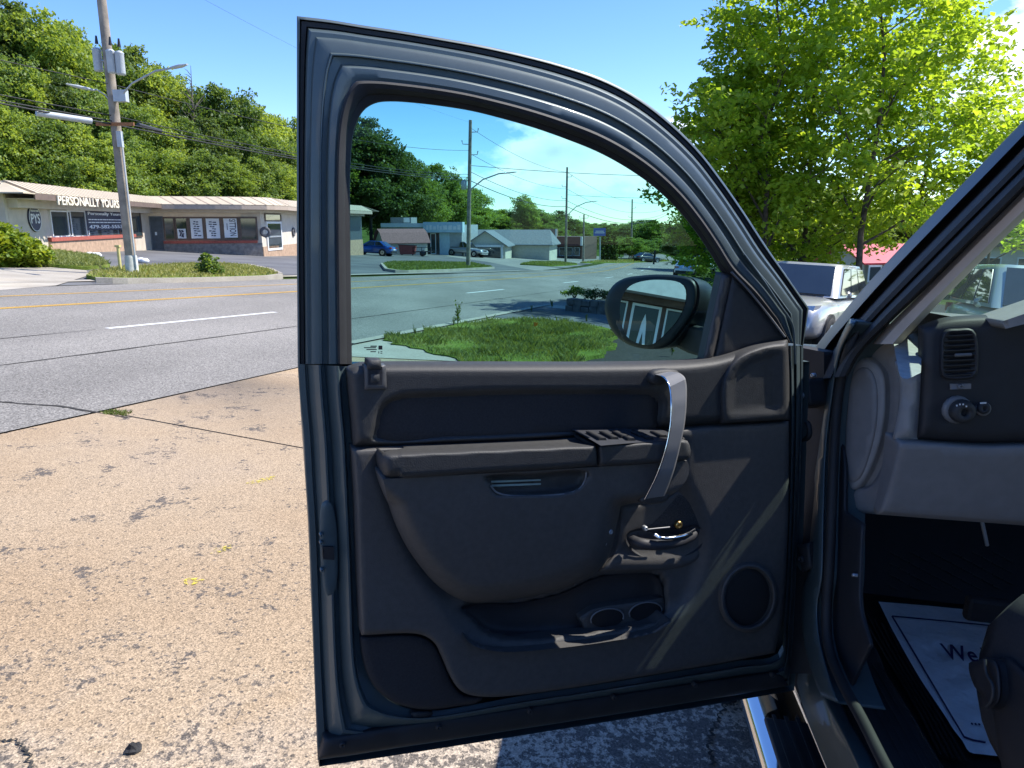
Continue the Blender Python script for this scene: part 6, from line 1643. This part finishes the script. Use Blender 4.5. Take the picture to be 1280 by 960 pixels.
profile_loft('pillar_trim', PIL, tn0, tn1, [(-.05, -.03), (0, -.022), (.25, -.018), (.7, -.028), (1.0, -.06), (1.02, -.09)], TANT, truck, 6)
# ---- windscreen, cowl, hood, roof and the rest of the body (mostly out of view)
mb = MB(); mb.add([TP(.46, .12, 1.26), TP(.46, 1.70, 1.26), TP(-.36, 1.55, 1.83), TP(-.36, .25, 1.83)], [(0, 1, 2, 3)]); mb.build('windscreen', WGLASS, truck)
def tbox(name, p0, p1, q0, q1, h0, h1, m, par=truck, bevel=0.0):
    mb = MB(); mb.hexa([TP(p0, q0, h0), TP(p1, q0, h0), TP(p1, q1, h0), TP(p0, q1, h0), TP(p0, q0, h1), TP(p1, q0, h1), TP(p1, q1, h1), TP(p0, q1, h1)]); return mb.build(name, m, par, bevel=bevel)
tbox('roof', -2.25, -.38, .24, 1.56, 1.82, 1.88, PAINT, bevel=.02)
tbox('headliner', -2.2, -.40, .26, 1.54, 1.79, 1.817, DGREY)
mb = MB(); rr_ = []
for p, h in ((.44, 1.235), (.8, 1.24), (1.2, 1.22), (1.55, 1.16), (1.68, 1.06)):
    rr_.append([TP(p, q, h - dz) for q, dz in ((.06, .10), (.10, .03), (.2, 0), (.9, -.02), (1.6, 0), (1.7, .03), (1.74, .10))])
mb.loft(rr_, closed=False, cap=False); mb.build('hood', PAINT, truck)
for q0, s_ in ((.0, 1), (1.8, -1)):
    mb = MB(); rings = []
    for p in np.linspace(.12, 1.72, 14):
        arch = .42 + (.42 * math.sqrt(max(0, 1 - ((p - .92) / .46) ** 2)) if abs(p - .92) < .46 else 0)
        top = 1.20 if p < 1.45 else 1.20 - (p - 1.45) * .5
        rings.append([TP(p, q0 + s_ * dq, h) for dq, h in ((.05, arch), (-.0, arch + .03), (-.02, (arch + top) / 2), (.015, top - .06), (.05, top - .015), (.09, top - .03))])
    mb.loft(rings, closed=False, cap=False); mb.build('fender', PAINT, truck)
tbox('grille_front', 1.66, 1.74, .12, 1.68, .62, 1.04, BLACKP, bevel=.02); tbox('front_bumper', 1.66, 1.84, .02, 1.78, .42, .66, CHROM, bevel=.04)
for q in (.14, 1.42): tbox('headlight', 1.67, 1.76, q, q + .24, .78, 1.02, LENS, bevel=.02)
tbox('firewall', .82, .86, .1, 1.7, .45, 1.22, DBLK)
tbox('passenger_door', -1.2, .3, 1.72, 1.80, .52, 1.28, PAINT); tbox('passenger_trim', -1.2, .3, 1.66, 1.715, .55, 1.27, DBLK)
tbox('rear_side', -2.25, -1.25, .0, .07, .52, 1.28, PAINT, bevel=.015); tbox('rear_side', -2.25, -1.25, 1.73, 1.80, .52, 1.28, PAINT, bevel=.015)
tbox('rear_wall', -2.3, -2.24, .05, 1.75, .55, 1.80, DBLK)
for q in (.06, 1.66):
    mb = MB(); q2 = .24 if q < 1 else 1.50; mb.hexa([TP(-1.32, q, 1.27), TP(-1.20, q, 1.27), TP(-1.20, q + .08, 1.27), TP(-1.32, q + .08, 1.27), TP(-1.36, q2, 1.82), TP(-1.24, q2, 1.82), TP(-1.24, q2 + .06, 1.82), TP(-1.36, q2 + .06, 1.82)]); mb.build('b_pillar', BLACKP, truck)
mb = MB(); mb.hexa([TP(.30, 1.64, 1.27), TP(.40, 1.64, 1.27), TP(.40, 1.72, 1.27), TP(.30, 1.72, 1.27), TP(-.42, 1.50, 1.83), TP(-.32, 1.50, 1.83), TP(-.32, 1.56, 1.83), TP(-.42, 1.56, 1.83)]); mb.build('a_pillar', BLACKP, truck)
tbox('truck_bed', -4.3, -2.36, .02, 1.78, .6, 1.28, PAINT, bevel=.03); tbox('chassis', -4.2, 1.5, .45, 1.35, .40, .52, BLACKP)
for p in (.92, -2.9):
    for q0, s_ in ((.0, 1), (1.8, -1)):
        fr = lambda x, z, h, p=p, q0=q0, s_=s_: TP(p + x, q0 + s_ * (.02 + h), .385 + z)
        wh = MB().lathe([(.22, .24), (.36, .25), (.385, .21), (.385, .04), (.365, .0), (.25, .0), (.22, .02)], fr, 28).build('wheel', TYRE, truck)
        MB().lathe([(.03, .02), (.05, .005), (.12, .03), (.2, .015), (.235, .01), (.245, .03)], fr, 28).build('rim', RIM, wh)
# ---- cab floor, mats, running board
tbox('cab_floor', -2.2, .82, .10, 1.7, .44, .522, FMAT)
mb = MB(); mb.hexa([TP(.60, .14, .5), TP(.80, .14, .5), TP(.80, 1.6, .5), TP(.60, 1.6, .5), TP(.62, .14, .53), TP(.81, .14, .80), TP(.81, 1.6, .80), TP(.62, 1.6, .53)]); mb.build('toe_board', FMAT, truck)
TOE = Surf(np.array(TP(.62, 0, .53)), -Fv * .27 + Un * .19)
rg = random.Random(9)
for i in range(7):
    for j in range(6):
        u_, v_ = 1112 + j * 26 + (13 if i % 2 else 0), 690 + i * 7.0
        a, b_ = Vector(TOE.P(u_, v_, .003)), Vector(TOE.P(u_ + 11, v_ + 5.5, .003))
        MB().tube([a, b_], .0025, 5).build('mat_rib', mat('mat_rib_rubber', (.035, .035, .036), .5), truck)
for k in range(5): ptube('mat_edge', FLOOR, [(1076 + k * 9, 762 + k * 6, .006), (1096 + k * 9, 800 + k * 6, .006), (1146 + k * 8, 885 + k * 4, .006), (1176 + k * 8, 945 + k * 2, .006)], .004, FMAT, truck, 6)
rb = MB(); sec = [(-.050, -.030), (-.062, -.012), (-.062, .010), (-.050, .026), (-.02, .034), (.06, .034), (.085, .022), (.09, .0), (.08, -.025), (.03, -.036)]
rings = []
for p, k in ((.262, .6), (.255, .9), (.24, 1.0), (.20, 1.0), (-2.2, 1.0), (-2.24, .8)):
    rings.append([TP(p, .035 + a * (.6 + .4 * k), .375 + z * k) for a, z in sec])
rb.loft(rings); rbo = rb.build('running_board', STAIN, truck)
tbox('tread_pad', -2.1, .05, .002, .105, .405, .4165, RUBB, rbo, .004)
for k in range(3): tbox('tread_rib', -2.08, .06, .022 + k * .028, .030 + k * .028, .4165, .4195, RUBB, rbo)
tbox('board_bracket', -.4, -.3, .1, .5, .36, .39, BLACKP); tbox('board_bracket', -1.6, -1.5, .1, .5, .36, .39, BLACKP)
tbox('rocker_under', -2.2, .12, .105, .16, .42, .565, RUBB)
# ---- seat
mb = MB(); rings = []
for p, h0, h1 in ((-.36, .80, .90), (-.345, .74, .95), (-.38, .70, .99), (-.48, .68, 1.01), (-.7, .68, .98), (-.95, .68, .95)):
    rings.append([TP(p, q, h) for q, h in ((.27, h0), (.25, h0 + .04), (.245, (h0 + h1) / 2), (.25, h1 - .05), (.275, h1 - .01), (.33, h1), (.5, h1 - .02), (.7, h1), (.75, h1 - .03), (.77, h1 - .1), (.77, h0))])
mb.loft(rings); seat = mb.build('seat', SEATM, truck)
mb = MB(); rings = []
for h, p0, p1 in ((.93, -.88, -1.1), (1.15, -.92, -1.12), (1.4, -.98, -1.13), (1.52, -1.02, -1.12)): rings.append([TP(p, q, h) for p, q in ((p0, .30), (p0, .72), (p1, .75), (p1, .27))])
mb.loft(rings, smooth=False); mb.build('seat_back', SEATM, truck, bevel=.03)
SEATS = Surf(np.array(TP(0, .235, 1)), -Rv)
panel('seat_shield', SEATS, [(1248, 826), (1262, 822), (1300, 868), (1320, 985, 1), (1256, 985, 1), (1246, 920), (1240, 880)], lambda u, v, sd: rnd(sd, 5, .008), DBLK, seat, 8, (2,), -.04)
panel('seat_lever', SEATS, [(1211, 829), (1222, 826), (1232, 822), (1246, 826), (1252, 850), (1250, 878), (1238, 886), (1230, 872), (1218, 858)], lambda u, v, sd: .022 + rnd(sd, 5, .012), DBLK, seat, 4, (1.5, 3), -.02)
ptube('lever_edge', SEATS, [(1231, 824, .03), (1233, 842, .03), (1241, 858, .03), (1240, 874, .03), (1233, 884, .03)], .003, TRIMU, seat, 6)
# ---- dashboard
dash = panel('dashboard', DASH, [(1150, 408, 1), (1180, 398), (1215, 394.5), (1260, 393), (1340, 391, 1), (1340, 551, 1), (1230, 554), (1190, 552), (1145, 549, 1), (1148, 500), (1150, 450)], lambda u, v, sd: rnd(sd, 12, .035), DBLK, truck, 9, (3, 7), -.045)
mb = MB(); ds = [[TP(p, q, h) for q in np.linspace(.19, 1.68, 12)] for p, h in ((-.20, 1.405), (-.16, 1.425), (.0, 1.425), (.2, 1.37), (.46, 1.285))]
mb.loft(ds, closed=False, cap=False); mb.build('dash_top', mat('dash_top_grey', (.16, .155, .15), .65, 0, .1, 40, bump=.5, bscale=500), dash)
panel('lower_dash', DASH, [(1146, 551, 1), (1190, 554), (1230, 556), (1340, 553, 1), (1340, 663, 1), (1280, 657), (1160, 648), (1096, 643, 1), (1106, 615), (1117, 575), (1122, 550, 1)], lambda u, v, sd: .004 - .05 * np.clip((v - 556) / 100, 0, 1) + rnd(sd, 8, .02), DGREY, dash, 9, (3, 6), -.08)
panel('dash_corner', DASH, [(1121, 452), (1128, 470), (1150, 462), (1152, 500), (1147, 549, 1), (1118, 549, 1), (1126, 510), (1127, 480)], lambda u, v, sd: -.006 + rnd(sd, 7, .02), DGREY2, dash, 6, (2, 4), -.035)
panel('end_housing', CAPS, [(1084, 444), (1097, 427), (1123, 426), (1127, 440), (1122, 452), (1128, 472), (1127, 505), (1119, 550), (1104, 590), (1084, 628), (1072, 641), (1056, 632), (1050, 600), (1054, 530), (1066, 470)], lambda u, v, sd: -.03 + rnd(sd, 6, .015), DGREY, dash, 7, (2, 4), -.12)
panel('lower_end', CAPS, [(1119, 552, 1), (1124, 556, 1), (1118, 585), (1104, 622), (1096, 643, 1), (1077, 641, 1), (1060, 632), (1068, 612), (1088, 606), (1106, 576)], lambda u, v, sd: -.012 + rnd(sd, 5, .012), DGREY, dash, 6, (2, 4), -.1)
panel('end_cap', CAPS, [(1064, 460), (1078, 447), (1092, 450), (1106, 466), (1109, 500), (1104, 545), (1093, 580), (1077, 608), (1062, 614), (1053, 600), (1053, 560), (1056, 510)], lambda u, v, sd: -.006 + rnd(sd, 11, .016), DGREY2, dash, 6, (2.5, 5, 8), -.06)
panel('end_cap_face', CAPS, [(1066, 470), (1078, 459), (1089, 464), (1096, 485), (1095, 530), (1086, 570), (1074, 598), (1062, 602), (1057, 575), (1059, 520)], lambda u, v, sd: -.0005 + rnd(sd, 4, .004), DGREY, dash, 7, (2,), -.02)
vb = panel('vent', DASH, [(1180, 415), (1200, 411), (1216, 412), (1222, 424), (1222, 466), (1216, 473), (1182, 474), (1176, 466), (1176, 440)], lambda u, v, sd: .012 + rnd(sd, 4, .006) - .012 * sstep((sd - 3) / 3), DBLK, dash, 4, (1.5, 3), -.02)
for k in range(9):
    v_ = 418 + k * 6.2
    a, b_ = DOOR, None
    P4 = [Vector(DASH.P(uu, vv, cc_)) for uu, vv, cc_ in ((1179, v_ + 1.5, .010), (1219, v_ - .5, .010), (1219, v_ + 2.0, .004), (1179, v_ + 4.0, .004))]
    MB().prism(P4, Vector(Un) * -.0018).build('vent_slat', TRIMU, vb)
MB().tube([Vector(DASH.P(1194, 444, .014)), Vector(DASH.P(1214, 443, .014))], .0032, 8).build('vent_tab', SATIN, vb)
kn = pscrew('headlight_knob', DASH, 1200, 513, .004, .022, TRIMU, dash, .022); pscrew('knob_ring', DASH, 1196, 512, .002, .026, SATIN, dash, .006)
pscrew('dimmer_ring', DASH, 1229, 511, .003, .013, SATIN, dash, .004); pscrew('dimmer', DASH, 1229, 510, .006, .011, DBLK, dash, .006)
for uu, vv in ((1196, 507), (1200, 505.5), (1204, 505.5), (1208, 508)): panel('knob_mark', DASH, [(uu - 1, vv - 1, 1), (uu + 1, vv - 1, 1), (uu + 1, vv + 1, 1), (uu - 1, vv + 1, 1)], .027, WHITE, dash, 9)
panel('dimmer_mark', DASH, [(1225, 503, 1), (1233, 502.5, 1), (1233, 504.5, 1), (1225, 505, 1)], .012, WHITE, dash, 9)
sw_ = panel('trim_switch', DASH, [(1188, 480, 1), (1214, 479.5, 1), (1214, 486, 1), (1188, 487, 1)], .003, DGREY, dash, 9, (), -.02); pscrew('thumb_wheel', DASH, 1200, 483, .003, .005, SATIN, dash)
panel('cluster_hood', DASH, [(1252, 402, 1), (1340, 372, 1), (1340, 390, 1), (1257, 411, 1)], .05, DGREY2, dash, 12, (), -.05)
CLU = Surf(np.array(TP(-.16, 0, 1)), -Fv)
SHO = Surf(np.array(TP(0, 0, 1.375)), Un - Fv * .15)
panel('dash_shoulder', SHO, [(1117, 428, 1), (1140, 417), (1170, 402, 1), (1182, 399, 1), (1160, 420), (1153, 440), (1151, 466, 1), (1129, 473), (1121, 452)], 0.0, mat('dash_sunlit_grey', (.34, .335, .32), .7, 0, .12, 60, bump=.5, bscale=400), dash, 8)  # piece of the dash top with sunlight put into a paler grey
panel('side_vent', CAPS, [(1148, 444), (1153, 430), (1164, 417), (1170, 413), (1160, 430), (1153, 450)], .02, RUBB, dash, 5)
# pedal rods
MB().tube([Vector(DASH.P(1227, 650, -.25)), Vector(DASH.P(1234, 682, -.25))], .004, 6).build('pedal_rod', STEEL, truck)
tbox('brake_pedal', .10, .13, .44, .54, .70, .76, RUBB, bevel=.01)
# the paper mat on the floor
paper = thing('paper_floor_mat', Vector(FLOOR.P(1180, 850, .004)), 'white printed paper floor mat with navy border lying on the cab floor', 'paper mat')
def wr(u, v, sd): return .008 + .0032 * np.sin(u * .09 + v * .05) * np.sin(v * .11 - u * .03) + .003 * np.sin(u * .23 - v * .17) + .006 * np.exp(-((v - 800 - (u - 1130) * .05) / 5.) ** 2)
panel('sheet', FLOOR, [(1098, 752, 1), (1160, 757, 1), (1240, 765), (1330, 773, 1), (1330, 955, 1), (1229, 943, 1), (1212, 940), (1203, 926), (1192, 912), (1180, 893), (1150, 848), (1117, 790)], wr, PAPER, paper, 6, (3,))
def inkline(pts, w):
    P = resample(np.array(pts, float), 40); mb = MB(); V = []
    for i, p in enumerate(P):
        t = P[min(i + 1, 39)] - P[max(i - 1, 0)]; t /= np.linalg.norm(t); n = np.array([-t[1], t[0]]) * w / 2
        for q in (p - n, p + n): V.append(FLOOR.P(q[0], q[1], float(wr(q[0], q[1], 0)) + .0025))
    mb.add(V, [(2 * i, 2 * i + 2, 2 * i + 3, 2 * i + 1) for i in range(39)]); return mb.build('border_line', INK, paper)
inkline([(1115, 770), (1180, 776), (1330, 791)], 1.6); inkline([(1115, 770), (1133, 800), (1205, 921)], 1.9); inkline([(1205, 921), (1216, 925), (1232, 928)], 2.4)
V, F = text_mesh('We Thank', 1.0, .0); lo, hi = V.min(0), V.max(0)
def tfl(body, u0, v0, u1, v1, lean, hpx):
    V, F = text_mesh(body, 1.0, 0.0); lo, hi = V.min(0), V.max(0); mb = MB(); P = []
    for p in V:
        a = (p[0] - lo[0]) / (hi[0] - lo[0]); b_ = (p[1] - lo[1]) / (hi[1] - lo[1])
        u = u0 + (u1 - u0) * a - lean * b_; v = v0 + (v1 - v0) * a - hpx * b_
        P.append(FLOOR.P(u, v, float(wr(u, v, 0)) + .0028))
    mb.add(P, F); return mb.build('lettering', INK, paper)
tfl('We T', 1183, 824, 1250, 831, 9, 20)
tfl('...', 1214, 906, 1226, 907, 1, 3)
